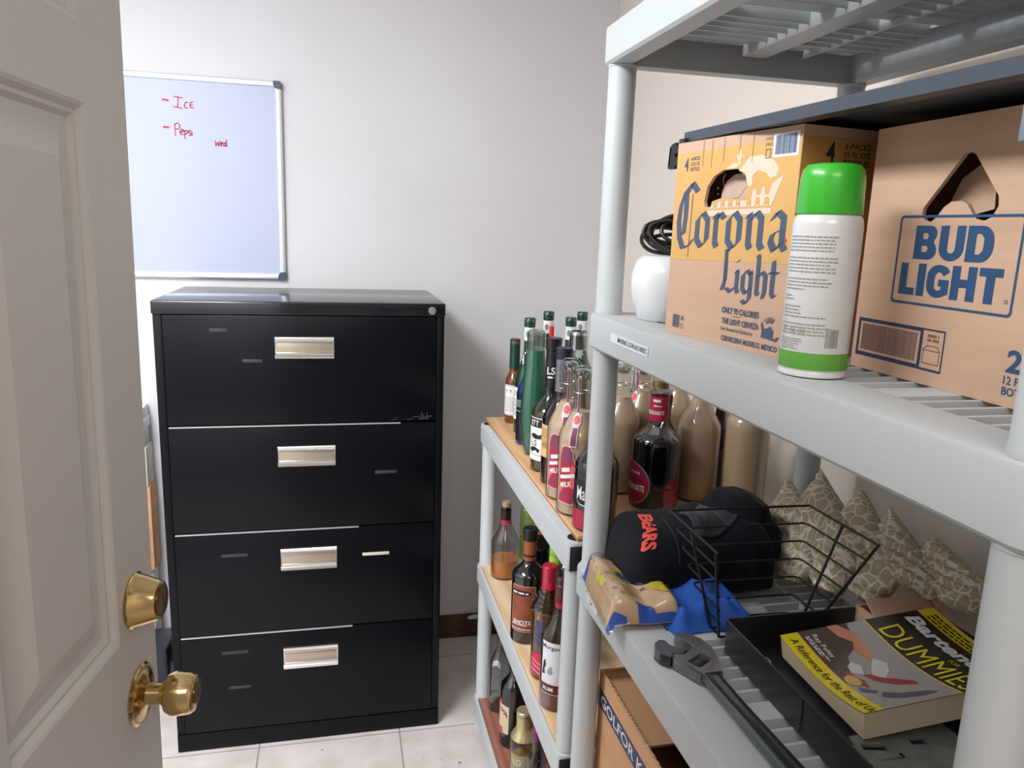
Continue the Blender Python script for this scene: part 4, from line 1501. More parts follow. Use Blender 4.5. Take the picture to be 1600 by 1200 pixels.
BLOCK = {
    'B': (.92, [(0, 0), (.6, 0)] + arc(.62, .27, .30, .27, -90, 60) + [(.80, .515)] + arc(.60, .755, .28, .245, -50, 90) + [(0, 1)], [[(.32, .22), (.52, .22), (.58, .31), (.52, .40), (.32, .40)], [(.32, .6), (.5, .6), (.56, .69), (.5, .78), (.32, .78)]]),
    'U': (.94, [(0, 1), (0, .36)] + arc(.47, .36, .47, .37, 180, 360, 12) + [(.94, 1), (.62, 1), (.62, .36)] + arc(.47, .34, .15, .13, 0, -180, 6) + [(.32, 1)], []),
    'D': (.94, [(0, 0), (.5, 0)] + arc(.52, .42, .42, .42, -90, 0) + arc(.52, .58, .42, .42, 0, 90) + [(0, 1)], [[(.32, .22), (.48, .22), (.6, .34), (.6, .66), (.48, .78), (.32, .78)]]),
    'L': (.72, [(0, 0), (.72, 0), (.72, .23), (.33, .23), (.33, 1), (0, 1)], []),
    'I': (.34, [(0, 0), (.34, 0), (.34, 1), (0, 1)], []),
    'G': (.94, [(.94, .82), (.80, .94)] + arc(.48, .64, .48, .36, 75, 180) + arc(.48, .36, .48, .36, 180, 290) + [(.94, .14), (.94, .56), (.5, .56), (.5, .36), (.63, .36), (.63, .25)] + arc(.5, .4, .17, .18, -60, -180) + arc(.5, .6, .17, .18, 180, 60) + [(.7, .66)], []),
    'H': (.96, [(0, 0), (.33, 0), (.33, .38), (.63, .38), (.63, 0), (.96, 0), (.96, 1), (.63, 1), (.63, .62), (.33, .62), (.33, 1), (0, 1)], []),
    'T': (.86, [(.265, 0), (.595, 0), (.595, .76), (.86, .76), (.86, 1), (0, 1), (0, .76), (.265, .76)], []),
}


def block(bm, s, x, y, h, width):
    tot = sum(BLOCK[c][0] for c in s) + .09 * (len(s) - 1)
    k = width / tot
    for c in s:
        w, o, hs = BLOCK[c]
        fill(bm, [(x + a * k, y + q * h) for a, q in o], [[(x + a * k, y + q * h) for a, q in hh] for hh in hs])
        x += (w + .09) * k


def beer_brown():
    W_, D_, H_ = 0.392, 0.262, 0.2415
    hole = [(.076, .163), (.075, .157), (.08, .151), (.087, .1495), (.0935, .154), (.101, .163), (.109, .1675), (.121, .168), (.128, .1645), (.134, .157), (.14, .152), (.148, .1505), (.156, .154), (.1605, .163), (.159, .171), (.129, .2065), (.123, .2095), (.1165, .2085)]
    t = carton('beer_carton', 'brown beer carton with blue block name in a blue frame and angled hand hole', (0.536, 0.704, ZS), -pi / 2, W_, D_, H_, hole, CARD)
    b = bmn(); plate(b, [(.074, .148), (.128, .162), (.128, .165), (.122, .212), (.09, .19)], (), 0, .003)
    xf(b, frame((0, .0065, 0), (1, .12, 0), (0, .06, 1))); obj('hand_hole_flap', b, CARD, t, smooth=0)
    b = bmn(); plate(b, [(.126, .148), (.168, .148), (.168, .19), (.124, .214)], (), 0, .003)
    xf(b, frame((0, -.0, 0), (1, .5, 0), (0, 0, 1)) @ Matrix.Translation((.0, 0, -.07))); obj('hand_hole_flap', b, CARD, t, smooth=0)
    b = bmn()
    o = rrect(.0485, .19, .0725, .156, .004)
    i_ = rrect(.0508, .1877, .0748, .1537, .003)
    fill(b, o, [i_])
    block(b, 'BUD', .071, .1155, .031, .091)
    block(b, 'LIGHT', .0575, .0815, .030, .119)
    fill(b, ellipse(.183, .085, .0018, .0018, 14), [ellipse(.183, .085, .0012, .0012, 14)])
    # keep the print clear of the hole
    front(t, b, .0008, INKBL, 'brand_lettering')
    b = bmn(); text(b, '24', .208, .038, .019, .03, .03); text(b, '12 FL OZ', .2105, .022, .007, .036, .012); text(b, 'BOTTLES', .2105, .013, .007, .036, .02)
    front(t, b, .0008, INKBL, 'count_lettering')
    b = bmn(); fill(b, [(.006, .0135), (.125, .0135), (.125, .0525), (.006, .0525)], [[(.098, .0155), (.1235, .0155), (.1235, .051), (.098, .051)], [(.0095, .0175), (.0945, .0175), (.0945, .049), (.0095, .049)]])
    p = front(t, b, .0008, M('navy ink', (44, 56, 84), .7), 'barcode_panel')
    b = bmn(); barcode(b, .013, .091, .02, .047, 6); ring_rect(b, .1, .121, .02, .033, .0008); stroke(b, [(.1, .033), (.105, .037), (.117, .037), (.121, .033)], .0008); smallprint(b, .104, .118, .041, .0025, 1, False); smallprint(b, .104, .118, .045, .0025, 2, False)
    front(t, b, .0009, M('brown grey ink', (124, 96, 84), .7), 'barcode', p)


beer_brown()

# green topped spray can
t = thing('spray_can', 'white aerosol can with bright green cap and base band, between the two cartons', 'spray can', (0.4555, 0.655, ZS + .0003))
f_ = atan2(-0.655, -0.4555)
b = bmn(); lathe(b, [(0, 0.003), (.029, 0), (.0318, .001), (.032, .0035), (.031, .006), (.0318, .0075), (.0318, .143), (.0305, .150), (.0275, .154), (0, .154)], 48)
obj('can_body', b, M('white can', (222, 222, 220), .25, coat=.4), t)
b = bmn(); lathe(b, [(.0319, .0078), (.0321, .0085), (.0321, .0235), (.0319, .0242)], 48); obj('green_band', b, M('lime can band', (96, 164, 62), .4), t)
b = bmn(); lathe(b, [(.0275, .1535), (.0296, .1535), (.0298, .1545), (.0288, .186), (.0272, .194), (.0235, .1985), (.016, .2), (0, .2002)], 48); obj('cap', b, M('bright green cap', (56, 178, 44), .32, coat=.3), t)
b = bmn()
rn = random.Random(3)
z = .132
for blk in (5, 5, 4, 2, 4, 4):
    for i in range(blk):
        w = .026 if blk > 2 else .008
        if blk == 4 and z < .085 and z > .06:
            w = .014
        smallprint(b, -.034, -.034 + w * 2 - rn.uniform(0, .008), z, .0011, int(z * 1e5), False)
        z -= .0032
    z -= .0035
for cx in (-.018, -.008):
    d = .0042
    fill(b, [(cx, .0445 - d), (cx + d, .0445), (cx, .0445 + d), (cx - d, .0445)], [[(cx, .0445 - d * .8), (cx + d * .8, .0445), (cx, .0445 + d * .8), (cx - d * .8, .0445)]])
    rect(b, cx - .0008, cx + .0008, .043, .046)
fill(b, rrect(-.031, -.026, .041, .047, .001), [rrect(-.0305, -.0265, .0415, .0465, .0008)])
for i in range(5):
    smallprint(b, -.034, -.006, .036 - i * .0023, .0009, 90 + i)
barcode(b, .014, .026, .03, .0475, 2)
wrap(b, .0318, f_ - .15, .0004); obj('label_print', b, M('grey print', (120, 122, 120), .6), t, smooth=60)

# white round appliance with its lead piled on top
t = thing('electric_pot', 'white rounded pot standing behind the yellow carton', 'appliance', (0.5035, 1.098, ZS))
b = bmn(); lathe(b, [(0, 0), (.046, 0), (.05, .003), (.0605, .032), (.0635, .052), (.0625, .07), (.057, .088), (.048, .098), (.046, .0985), (0, .0985)], 48)
obj('pot_body', b, M('white gloss plastic', (226, 228, 229), .25, coat=.3), t)
b = bmn()
for k in range(2):
    a = atan2(-1.088, -.542) + .55 + k * .16
    q = Vector((cos(a), sin(a), 0)) * .0622
    tube(b, spline([q * 1.0 + Vector((0, 0, .09)), q * 1.06 + Vector((0, 0, .082)), q * 1.075 + Vector((0, 0, .07)), q * 1.05 + Vector((0, 0, .06))], 5), .003, 8)
obj('clip', b, M('grey clip', (150, 150, 150), .4, metal=.5), t)
rn = random.Random(11)
b = bmn()
pts = []
for k in range(9):
    cx, cy = rn.uniform(-.008, .012), rn.uniform(-.01, .01)
    ra, rb_ = rn.uniform(.03, .044), rn.uniform(.012, .02)
    tilt = rn.uniform(-.5, .6)
    up = rn.uniform(.018, .034)
    ph = rn.uniform(0, 6)
    for i in range(10):
        a = 2 * pi * i / 10
        u, v = ra * cos(a), rb_ * sin(a)
        pts.append(Vector((cx + u * cos(.35) - .3 * v, cy - u * .45 + v * .6, .004 + up + v * 1.25 * cos(tilt) + .008 * sin(a + ph))))
for p in pts:
    p.z = max(p.z, .0035)
tube(b, spline(pts, 4), .0031, 8)
o = obj('power_cord', b, M('black cord', (20, 20, 22), .4), loc=(0.5, 1.085, ZS + .099)); tag(o, 'bundle of black power cord coiled on top of the white pot', 'cord')
b = bmn(); bx(b, .0, .042, -.012, .012, .009, .028, .005, mtx=Matrix.Translation((0.01, -.004, 0.006)) @ Matrix.Rotation(-.25, 4, 'Z')); obj('plug', b, BLACKP, o)


# black flat case lying on the cartons
def flat_case():
    tilt = atan2(0.0132, 1.0)
    t = thing('black_case', 'long flat black folding case lying across both beer cartons', 'case', (0.452, 0.985, 1.6676), rot=(0, 0, 0))
    t.matrix_world = Matrix.Translation((0.452, 0.985, 1.6676)) @ Matrix.Rotation(tilt, 4, 'X')
    L_, D_ = .66, .40
    b = bmn()
    o = [(0, -.004), (.006, 0), (D_ - .006, 0), (D_, -.006), (D_, -L_), (0, -L_)]
    i_ = [(.02, -.02), (D_ - .02, -.02), (D_ - .02, -L_ + .02), (.02, -L_ + .02)]
    plate(b, o, [i_], 0, .0125)
    bmesh.ops.recalc_face_normals(b, faces=b.faces[:])
    obj('case_rim', b, M('slate black plastic', (58, 66, 76), .35), t)
    b = bmn(); bx(b, .018, D_ - .018, -L_ + .018, -.018, .009, .0135); obj('case_panel', b, M('charcoal panel', (84, 88, 90), .5), t)
    b = bmn(); bx(b, .02, .05, -L_ + .02, -.02, .0065, .0092); bx(b, D_ - .05, D_ - .02, -L_ + .02, -.02, .0065, .0092); obj('inner_lip', b, BLACKP, t)

    def buckle(y, x, far=True):
        b = bmn()
        outl = [(0, 0), (.006, .002), (.009, -.003), (.016, -.0045), (.016, -.0115), (.0065, -.012), (.0055, -.0145), (.0065, -.017), (.016, -.0175), (.016, -.0245), (.0105, -.026), (.0055, -.032), (-.004, -.0325), (-.006, -.03), (-.0045, -.004)]
        plate(b, outl, [[(-.0035, -.005), (-.0015, -.005), (-.003, -.0285), (-.005, -.0285)]], -.003, .003)
        xf(b, frame((0, 0, 0), (0.35, -1, 0) if far else (1, -.4, 0), (0, 0, 1)))
        q = obj('buckle', b, BLACKP, t, recalc=True)
        q.location = (x, y, -.0015 if far else -.006)
        return q
    buckle(.0135, -.006)
    b = bmn(); bx(b, -.006, .012, -.018, -.001, -.003, .004, .001); obj('strap_loop', b, BLACKP, t)
    b = bmn(); bx(b, -.004, .0, -.552, -.538, -.045, .012, .001); obj('strap_end', b, M('slate strap', (120, 130, 142), .5), t)


flat_case()

# ------------------------------------------------------------------ things on the lower shelf
ZA = 0.9712


def heightgrid(nx, ny, fxyz):
    b = bmn()
    vs = [[b.verts.new(fxyz(i / nx, j / ny)) for j in range(ny + 1)] for i in range(nx + 1)]
    for i in range(nx):
        for j in range(ny):
            b.faces.new((vs[i][j], vs[i][j + 1], vs[i + 1][j + 1], vs[i + 1][j]))
    return b


def smst(a, c, x):
    t = max(0.0, min(1.0, (x - a) / (c - a)))
    return t * t * (3 - 2 * t)


# clear bag with folded beach cloth
t = thing('bagged_blanket', 'folded sand coloured printed blanket in a clear plastic bag, hanging over the shelf edge', 'bag', (0.0, 0.0, 0))
QA, QB, QC, QD = Vector((.397, 1.142, 0)), Vector((.505, 1.158, 0)), Vector((.500, .952, 0)), Vector((.378, .962, 0))   # far-left, far-right, near-right, near-left


def bagpt(u, v, sw=1.0):
    p = (QA * (1 - u) + QB * u) * (1 - v) + (QD * (1 - u) + QC * u) * v
    u, v = max(0, min(1, u)), max(0, min(1, v))
    e = smst(0, .12, u) * smst(0, .1, 1 - u) * smst(0, .08, v) * smst(0, .08, 1 - v)
    roll = .011 * abs(sin(pi * u * 1.55 + .55)) + .004 * noise.noise(Vector((u * 5, v * 6, 1.3)))
    h = e * (.026 + roll) * sw + .001
    over = max(0.0, .412 - p.x)
    return Vector((p.x, p.y, ZA + .0015 + h - over * .3 * (1 - e) + (.012 if p.x > .42 else .012 * 0.9) * 0 + .0))


def baggrid(sw, lift, ins):
    return heightgrid(30, 40, lambda a, c: bagpt(ins + a * (1 - 2 * ins), ins + c * (1 - 2 * ins), sw) + Vector((0, 0, lift)))


SAND = M('sand print cloth', (222, 188, 148), .8, var=(26, (212, 174, 132), .4, .6))
b = baggrid(1.0, .001, .02)
cl = obj('blanket', b, SAND, t, smooth=80)
m_ = cl.modifiers.new('s', 'SOLIDIFY'); m_.thickness = .006; m_.offset = -1
# printed patches follow the cloth
def patch(poly, m, name, up=.0012, parent=cl):
    b = bmn(); fill(b, poly)
    for ax in ((1, 0, 0), (0, 1, 0)):
        for k in range(1, 40):
            bmesh.ops.bisect_plane(b, geom=b.verts[:] + b.edges[:] + b.faces[:], plane_co=(k / 40 * ax[0], k / 40 * ax[1], 0), plane_no=ax)
    for v in b.verts:
        v.co = bagpt(.02 + v.co.x * .96, .02 + v.co.y * .96, 1.0) + Vector((0, 0, .001 + up))
    for f in b.faces:
        f.normal_update()
        if f.normal.z < 0:
            f.normal_flip()
    return obj(name, b, m, parent, smooth=80)


BLUEC = M('royal blue cloth', (38, 92, 190), .75)
YEL = M('yellow print', (222, 206, 62), .7)
patch([(0, 0), (.22, 0), (.0, .13)], BLUEC, 'blue_print')
patch([(0, .955), (.26, .985), (.26, 1), (0, 1)], BLUEC, 'blue_print')
patch([(.40, .90), (.47, .89), (.66, .975), (1, .98), (1, 1), (.42, 1)], BLUEC, 'blue_print')
patch([(.3, .33), (.62, .27), (.66, .5), (.34, .56)], YEL, 'yellow_badge')
patch([(.36, .37), (.46, .35), (.47, .41), (.57, .38), (.61, .48), (.4, .52)], M('blue badge print', (58, 86, 176), .7), 'badge_print', .0022)
patch([(.68, .66), (.98, .62), (.98, .86), (.86, .82), (.8, .78), (.74, .76)], YEL, 'yellow_print')
patch([(.06, .4), (.13, .38), (.14, .56), (.08, .6)], YEL, 'yellow_print')
patch([(.52, .1), (.72, .08), (.78, .13), (.6, .15)], M('pale print', (230, 222, 180), .7), 'pale_print')
for c, d in ((.28, .8), (.62, .68), (.2, .7)):
    b_ = ellipse(c, d, .035, .02, 14)
    patch([q for q in b_], M('sand outline', (150, 112, 84), .8), 'spot_print', .001)
b = baggrid(1.12, .0045, -0.03)
rn = random.Random(21)
for v_ in b.verts:
    v_.co.z += .0022 * noise.noise(v_.co * 70) + .0016 * noise.noise(v_.co * 160)
obj('plastic_film', b, G('clear plastic film', (248, 249, 251), 1.3, .16), t, smooth=80)

# royal blue garment
def blue_pt(u, v):
    x = .475 + u * .135
    y = 1.075 - v * .15 + .010 * sin(u * 5)
    e = smst(0, .2, u) * smst(0, .15, 1 - u) * smst(0, .15, v) * smst(0, .2, 1 - v)
    n = noise.noise(Vector((u * 2.6, v * 2.2, 7.0)))
    rg = 1 - abs(noise.noise(Vector((u * 3.2 + v * 2.0, v * 1.2 - u * .6, 2.0)))) * 2.4
    return Vector((x + .008 * n, y + .006 * n, ZA + .002 + e * (.030 + .012 * n + .011 * max(0, rg))))


b = heightgrid(60, 50, blue_pt)
o = obj('blue_shirt', b, BLUEC, smooth=80); tag(o, 'crumpled royal blue garment under the black clothes pile', 'garment')
m_ = o.modifiers.new('s', 'SOLIDIFY'); m_.thickness = .002; m_.offset = -1


# black garment with red team lettering: a thick rolled fold
def cloth_pt(u, v):
    # u: left to right along the shelf depth, v: 0 under the back, .5 on top, 1 under the front
    a = pi * (-.12 + 1.24 * v)
    e = max(0.0, 1 - abs(2 * u - 1) ** 14) ** .5
    cx = .446 + u * .25
    yc = 1.112 - .012 * u
    ry = .083 * (.35 + .65 * e)
    c, q = cos(a), sin(a)
    h = (.090 + .010 * u) * e
    yy = yc + ry * math.copysign(abs(c) ** .75, c)
    zz = ZA + .036 * (1 - e) * 0 + .003 + (.020 + h * math.copysign(abs(q) ** .62, q) if q > 0 else .020 + .017 * q) * (.3 + .7 * e)
    p = Vector((cx, yy, zz))
    n1 = noise.noise(p * 14 + Vector((0, 0, 3)))
    n2 = noise.noise(Vector((p.x * 30 - p.y * 12, p.y * 22, p.z * 16)))
    rg = 1 - abs(noise.noise(Vector((p.x * 20 + p.z * 9, p.y * 9 - p.x * 8, p.z * 14)))) * 2
    d = Vector((0, c * .5, max(q, 0)))
    wr = smst(.30, .55, u)
    return p + d * (.006 * n1 + .003 * n2 + wr * .010 * max(0, rg - .25))


JET = M('black navy fabric', (15, 18, 26), .85, spec=.22, sheen=.05, bump=(500, .15))
b = heightgrid(90, 80, lambda u, v: cloth_pt(u, v))
bmesh.ops.recalc_face_normals(b, faces=b.faces[:])
t = obj('black_jacket', b, JET, smooth=80); tag(t, 'folded black garment with red lettering piled beside the shelf post', 'garment')
m_ = t.modifiers.new('s', 'SOLIDIFY'); m_.thickness = .003; m_.offset = 0
# hood, a humped fold on the right of the garment
b = bmn()
bmesh.ops.create_uvsphere(b, u_segments=72, v_segments=44, radius=1.0)
for v_ in b.verts:
    p = v_.co.copy()
    k = Vector((.662 + .078 * p.x * (1 - .25 * max(0, p.z)), 1.118 + .072 * p.y, ZA + .066 + (.082 if p.z > 0 else .062) * p.z))
    n1 = noise.noise(k * 15 + Vector((5, 0, 0)))
    rg = 1 - abs(noise.noise(Vector((k.x * 22 + k.z * 16, k.y * 12, k.z * 20 - k.x * 10)))) * 2
    v_.co = k + p * (.010 * n1 + .009 * max(0, rg - .2))
    v_.co.z = max(v_.co.z, ZA + .003)
obj('hood', b, JET, t, smooth=80)
# turned back collar lying across the fold
def collar_pt(u, w):
    q = cloth_pt(.42 + .50 * u, .50 + .20 * w - .16 * u + .04 * sin(u * 5))
    nn = Vector((0, -.35, 1)).normalized()
    return q + nn * (.004 + .010 * sin(pi * min(1, w * 1.2)) * (1 - .5 * u))


b = heightgrid(40, 14, collar_pt)
c_ = obj('collar', b, M('slate collar fabric', (32, 38, 47), .75, sheen=.15, bump=(500, .15)), t, smooth=80)
m_ = c_.modifiers.new('s', 'SOLIDIFY'); m_.thickness = .003; m_.offset = 0


def on_cloth(du, dv, up=.0030):
    u, v = .165 + du, .575 + dv
    p = cloth_pt(u, v)
    n = (cloth_pt(u + .01, v) - p).cross(cloth_pt(u, v + .006) - p).normalized()
    if n.y > 0:
        n = -n
    return p + n * up


b = bmn()
text(b, 'BEARS', 0, 0, .023, .058, .05, shear=.12)
for k in range(-8, 9):
    bmesh.ops.bisect_plane(b, geom=b.verts[:] + b.edges[:] + b.faces[:], plane_co=(k * .0045, 0, 0), plane_no=(1, 0, 0))
for k in range(-2, 3):
    bmesh.ops.bisect_plane(b, geom=b.verts[:] + b.edges[:] + b.faces[:], plane_co=(0, k * .006, 0), plane_no=(0, 1, 0))
for v_ in b.verts:
    a, c = v_.co.x, v_.co.y
    v_.co = on_cloth(c / .25 - a * 1.7 - .012, a * 4.6 + .03)
obj('red_lettering', b, M('red felt letters', (232, 82, 76), .7), t, smooth=0)
b = bmn(); tube(b, [on_cloth(.13, -.2 + .045 * k, .0018) for k in range(11)], .0010, 6); obj('seam', b, M('charcoal seam', (44, 48, 56), .8), t)

# wire basket
def basket():
    t = thing('wire_basket', 'black wire basket, open on its near side, standing in front of the black garment', 'basket', (0, 0, 0))
    top = [Vector((.491, .862, 1.131)), Vector((.494, 1.023, 1.131)), Vector((.73, 1.014, 1.131)), Vector((.733, .855, 1.131))]
    bot = [Vector((.537, .915, .976)), Vector((.537, .968, .976)), Vector((.682, .965, .976)), Vector((.682, .912, .976))]
    b = bmn()
    n = 6
    for k in range(n + 1):
        s = k / n
        q = [a * (1 - s) + c * s for a, c in zip(top, bot)]
        pts = [q[0]]
        for i in (1, 2):
            d0 = (q[i - 1] - q[i]).normalized(); d1 = (q[i + 1] - q[i]).normalized()
            rr = .008 if k else .002
            pts += [q[i] + d0 * rr, q[i] + (d0 + d1) * rr * .3, q[i] + d1 * rr]
        pts.append(q[3])
        tube(b, pts, .0019 if k == 0 else .0016, 8)
    obj('horizontal_wires', b, BLACKP, t)
    for i0, i1, f in ((0, 1, .02), (0, 1, .5), (3, 2, .02), (3, 2, .5)):
        b = bmn()
        a = top[i0].lerp(top[i1], f); c = bot[i0].lerp(bot[i1], f)
        o_ = (a - c).cross(Vector((0, 1, 0))).normalized() * (.002 if i0 == 0 else -.002)
        tube(b, [a + o_, c + o_], .0022, 8)
        obj('upright', b, BLACKP, t)
    b = bmn(); tube(b, [bot[0], bot[3]], .0018, 8); tube(b, [bot[0].lerp(bot[1], .5), bot[3].lerp(bot[2], .5)], .0018, 8); obj('base_wires', b, BLACKP, t)


basket()

# black tray with its contents
tx0, tx1, ty0, ty1 = .525, .845, .44, .888
t = thing('plastic_tray', 'black rectangular plastic tray holding the book', 'tray', (tx0, ty0, ZA))
b = bmn()
w_, d_ = tx1 - tx0, ty1 - ty0
loops = [[(p[0], p[1], z) for p in rrect(o, w_ - o, o, d_ - o, .004)] for o, z in ((.004, 0), (.002, .001), (0, .049), (.0, .05), (.0028, .05), (.0045, .003))]
loft(b, loops, cap0=True, cap1=True)
obj('tray_shell', b, M('dark grey tray plastic', (40, 42, 44), .3), t, recalc=False)
b = bmn(); bx(b, -.0006, .0004, .258, .2592, .004, .048); obj('moulding_seam', b, BLACKG, t)

# grey pegged plate in the tray
b = bmn()
outl = [(0, 0), (0, .13), (.008, .135), (.008, .15), (.018, .152), (.02, .166), (.04, .168), (.044, .18), (.07, .178), (.075, .17), (.11, .17), (.112, .182), (.15, .182), (.15, 0)]
holes = [[(.022, .142), (.05, .136), (.052, .146), (.025, .152)], ellipse(.012, .118, .003, .003, 12), ellipse(.012, .1, .003, .003, 12), [(.085, .14), (.105, .138), (.106, .15), (.087, .151)]]
plate(b, outl, holes, 0, .004)
bx(b, .028, .06, .122, .128, .003, .0065, .001); bx(b, .054, .06, .122, .14, .003, .0065, .001)
o = obj('metal_plate', b, M('dull grey metal', (138, 146, 142), .4, metal=.3, var=(40, (124, 130, 126), .4, .6)), loc=(.556, .512, ZA + .0042), recalc=True); tag(o, 'dull grey stamped plate with cut-outs lying in the black tray', 'plate')
# steel ring
b = bmn(); tube(b, [(.016 * cos(2 * pi * i / 28), .016 * sin(2 * pi * i / 28), .003 + .004 * (1 + cos(2 * pi * i / 28))) for i in range(28)], .002, 8, True)
o = obj('steel_ring', b, WIRE, loc=(.548, .832, ZA + .0035)); tag(o, 'small steel ring in the far left corner of the black tray', 'ring')

# book
def book():
    Wd, Ht, T = .178, .238, .03        # width (reading direction), height, thickness
    t = thing('paperback_book', 'thick yellow and black paperback about bartending lying in the tray', 'book', (.567, .838, ZA + .0096), 0, rot=None)
    # local X = reading direction (towards the viewer), local Y = up the cover (towards the wall)
    Mx = Matrix.Translation((.590, .842, ZA + .0095)) @ Matrix.Rotation(-pi / 2 - .03, 4, 'Z') @ Matrix.Rotation(.11, 4, 'X')
    t.matrix_world = Mx

    def warp(c):
        x, y, z = c
        s = x / Wd
        zz = z * (.66 + .40 * s) + (z / T) * (.012 * (1 - s) ** 2 - .006 * sin(pi * s) + .006 * s ** 4)
        return Vector((x - .004 * (z / T) * (1 - s), y, zz))
    b = bmn()
    n = 24
    prof = []
    bot = [(Wd * i / n, .0016) for i in range(n + 1)]
    topp = [(Wd * i / n, T - .0012) for i in range(n, -1, -1)]
    ring = bot + topp
    loops = [[(p[0] - (.002 if 0 < p[0] else 0), y, p[1]) for p in ring] for y in (.0015, Ht - .0015)]
    loft(b, loops, cap0=True, cap1=True)
    bmesh.ops.recalc_face_normals(b, faces=b.faces[:])
    bend(b, lambda c: warp(c))
    pages = M('yellowed pages', (222, 196, 160), .8)
    nt = pages.node_tree
    w = nt.nodes.new('ShaderNodeTexWave'); w.bands_direction = 'Z'; w.inputs['Scale'].default_value = 260; w.inputs['Distortion'].default_value = 1.0
    tc = nt.nodes.new('ShaderNodeTexCoord'); nt.links.new(tc.outputs['Object'], w.inputs['Vector'])
    r = nt.nodes.new('ShaderNodeValToRGB'); r.color_ramp.elements[0].color = lin((214, 186, 150)); r.color_ramp.elements[1].color = lin((246, 226, 196)); nt.links.new(w.outputs['Fac'], r.inputs[0]); nt.links.new(r.outputs[0], nt.nodes['Principled BSDF'].inputs['Base Color'])
    obj('page_block', b, pages, t, smooth=40)

    def sheet(y0, y1, z, m, name, x0=0, x1=Wd, parent=None):
        b = heightgrid(24, 2, lambda a, c: warp((x0 + a * (x1 - x0), y0 + c * (y1 - y0), z)))
        return obj(name, b, m, parent or t, smooth=60)
    black = M('black cover', (26, 26, 26), .25, coat=.4)
    yel = M('yellow cover', (236, 212, 28), .3, coat=.4)
    cov = sheet(0, Ht, T, black, 'front_cover')
    sheet(.004, Ht - .004, .0012, yel, 'back_cover', x0=.002, x1=Wd - .006)
    b = heightgrid(2, 8, lambda a, c: warp((-.0008, a * Ht, c * T))); obj('spine', b, black, t, smooth=60)
    sheet(0, .026, T + .0004, yel, 'yellow_band', parent=cov)
    sheet(Ht - .026, Ht, T + .0004, yel, 'yellow_band', parent=cov)
    sheet(.0262, .128, T + .0004, M('grey cover photo', (166, 160, 156), .3, coat=.4), 'cover_photo', parent=cov)
    sheet(.1275, .1295, T + .0005, yel, 'yellow_rule', parent=cov)

    def art(bm, m, name, up):
        for k in range(1, 24):
            bmesh.ops.bisect_plane(bm, geom=bm.verts[:] + bm.edges[:] + bm.faces[:], plane_co=(Wd * k / 24, 0, 0), plane_no=(1, 0, 0))
        bend(bm, lambda c: warp((c.x, c.y, T + up)))
        obj(name, bm, m, cov, smooth=0)
    b = bmn(); fill(b, [(.0, .0262), (.11, .0262), (.085, .05), (.06, .062), (.04, .09), (.0, .1)]); art(b, M('photo brown', (84, 66, 56), .35, coat=.4), 'photo_dark', .0006)
    b = bmn(); fill(b, [(.0, .085), (.022, .1), (.05, .1), (.07, .092), (.074, .084), (.05, .078), (.036, .086), (.02, .074), (.0, .07)]); art(b, M('photo skin', (206, 140, 108), .35, coat=.4), 'photo_hand', .0009)
    b = bmn(); fill(b, [(.07, .09), (.085, .1), (.1, .092), (.112, .078), (.104, .066), (.09, .074)]); fill(b, [(.07, .06), (.082, .066), (.098, .058), (.09, .046), (.076, .05)]); art(b, M('photo pale glass', (214, 210, 206), .3, coat=.4), 'photo_glass', .0009)
    b = bmn(); fill(b, [(.098, .056), (.115, .062), (.13, .08), (.138, .104), (.13, .104), (.12, .09), (.11, .072), (.1, .066)]); fill(b, [(.085, .042), (.11, .05), (.126, .046), (.112, .036), (.095, .034)]); art(b, M('photo red drink', (166, 42, 44), .3, coat=.4), 'photo_drink', .0011)
    b = bmn(); fill(b, [(.14, .052), (.15, .07), (.156, .1), (.163, .11), (.165, .088), (.16, .06), (.15, .044)]); fill(b, [(.12, .034), (.135, .05), (.14, .044), (.13, .03)]); art(b, M('photo slate', (84, 88, 112), .35, coat=.4), 'photo_detail', .0009)
    b = bmn(); fill(b, ellipse(.106, .037, .012, .009)); art(b, M('photo lemon', (214, 178, 84), .35, coat=.4), 'photo_lemon', .0013)
    b = bmn(); text(b, 'Ray Foley', .034, .043, .009, .046, .01); smallprint(b, .012, .066, .034, .002, 4); smallprint(b, .012, .06, .0305, .002, 5); art(b, WHITEP, 'author_lettering', .0016)
    b = bmn(); text(b, 'Bartending', .094, .192, .027, .172, .04, shear=.15); art(b, M('white cover lettering', (236, 236, 236), .3, coat=.3), 'title_lettering', .0008)
    b = bmn(); text(b, 'DUMMIES', .096, .151, .034, .155, -.004, shear=-.1); text(b, 'FOR', .112, .1755, .007, .016, .0); art(b, yel, 'title_lettering', .0008)
    b = bmn(); text(b, 'A Reference for the Rest of Us!', .096, .013, .011, .17, .008, shear=.1)
    art(b, M('black cover ink', (28, 28, 24), .4), 'motto_lettering', .0010); b = bmn()
    smallprint(b, .015, .18, .221, .003, 3); smallprint(b, .015, .17, .215, .003, 7); smallprint(b, .015, .17, .227, .003, 9)
    art(b, M('black cover ink', (28, 28, 24), .4), 'small_lettering', .0010)


book()

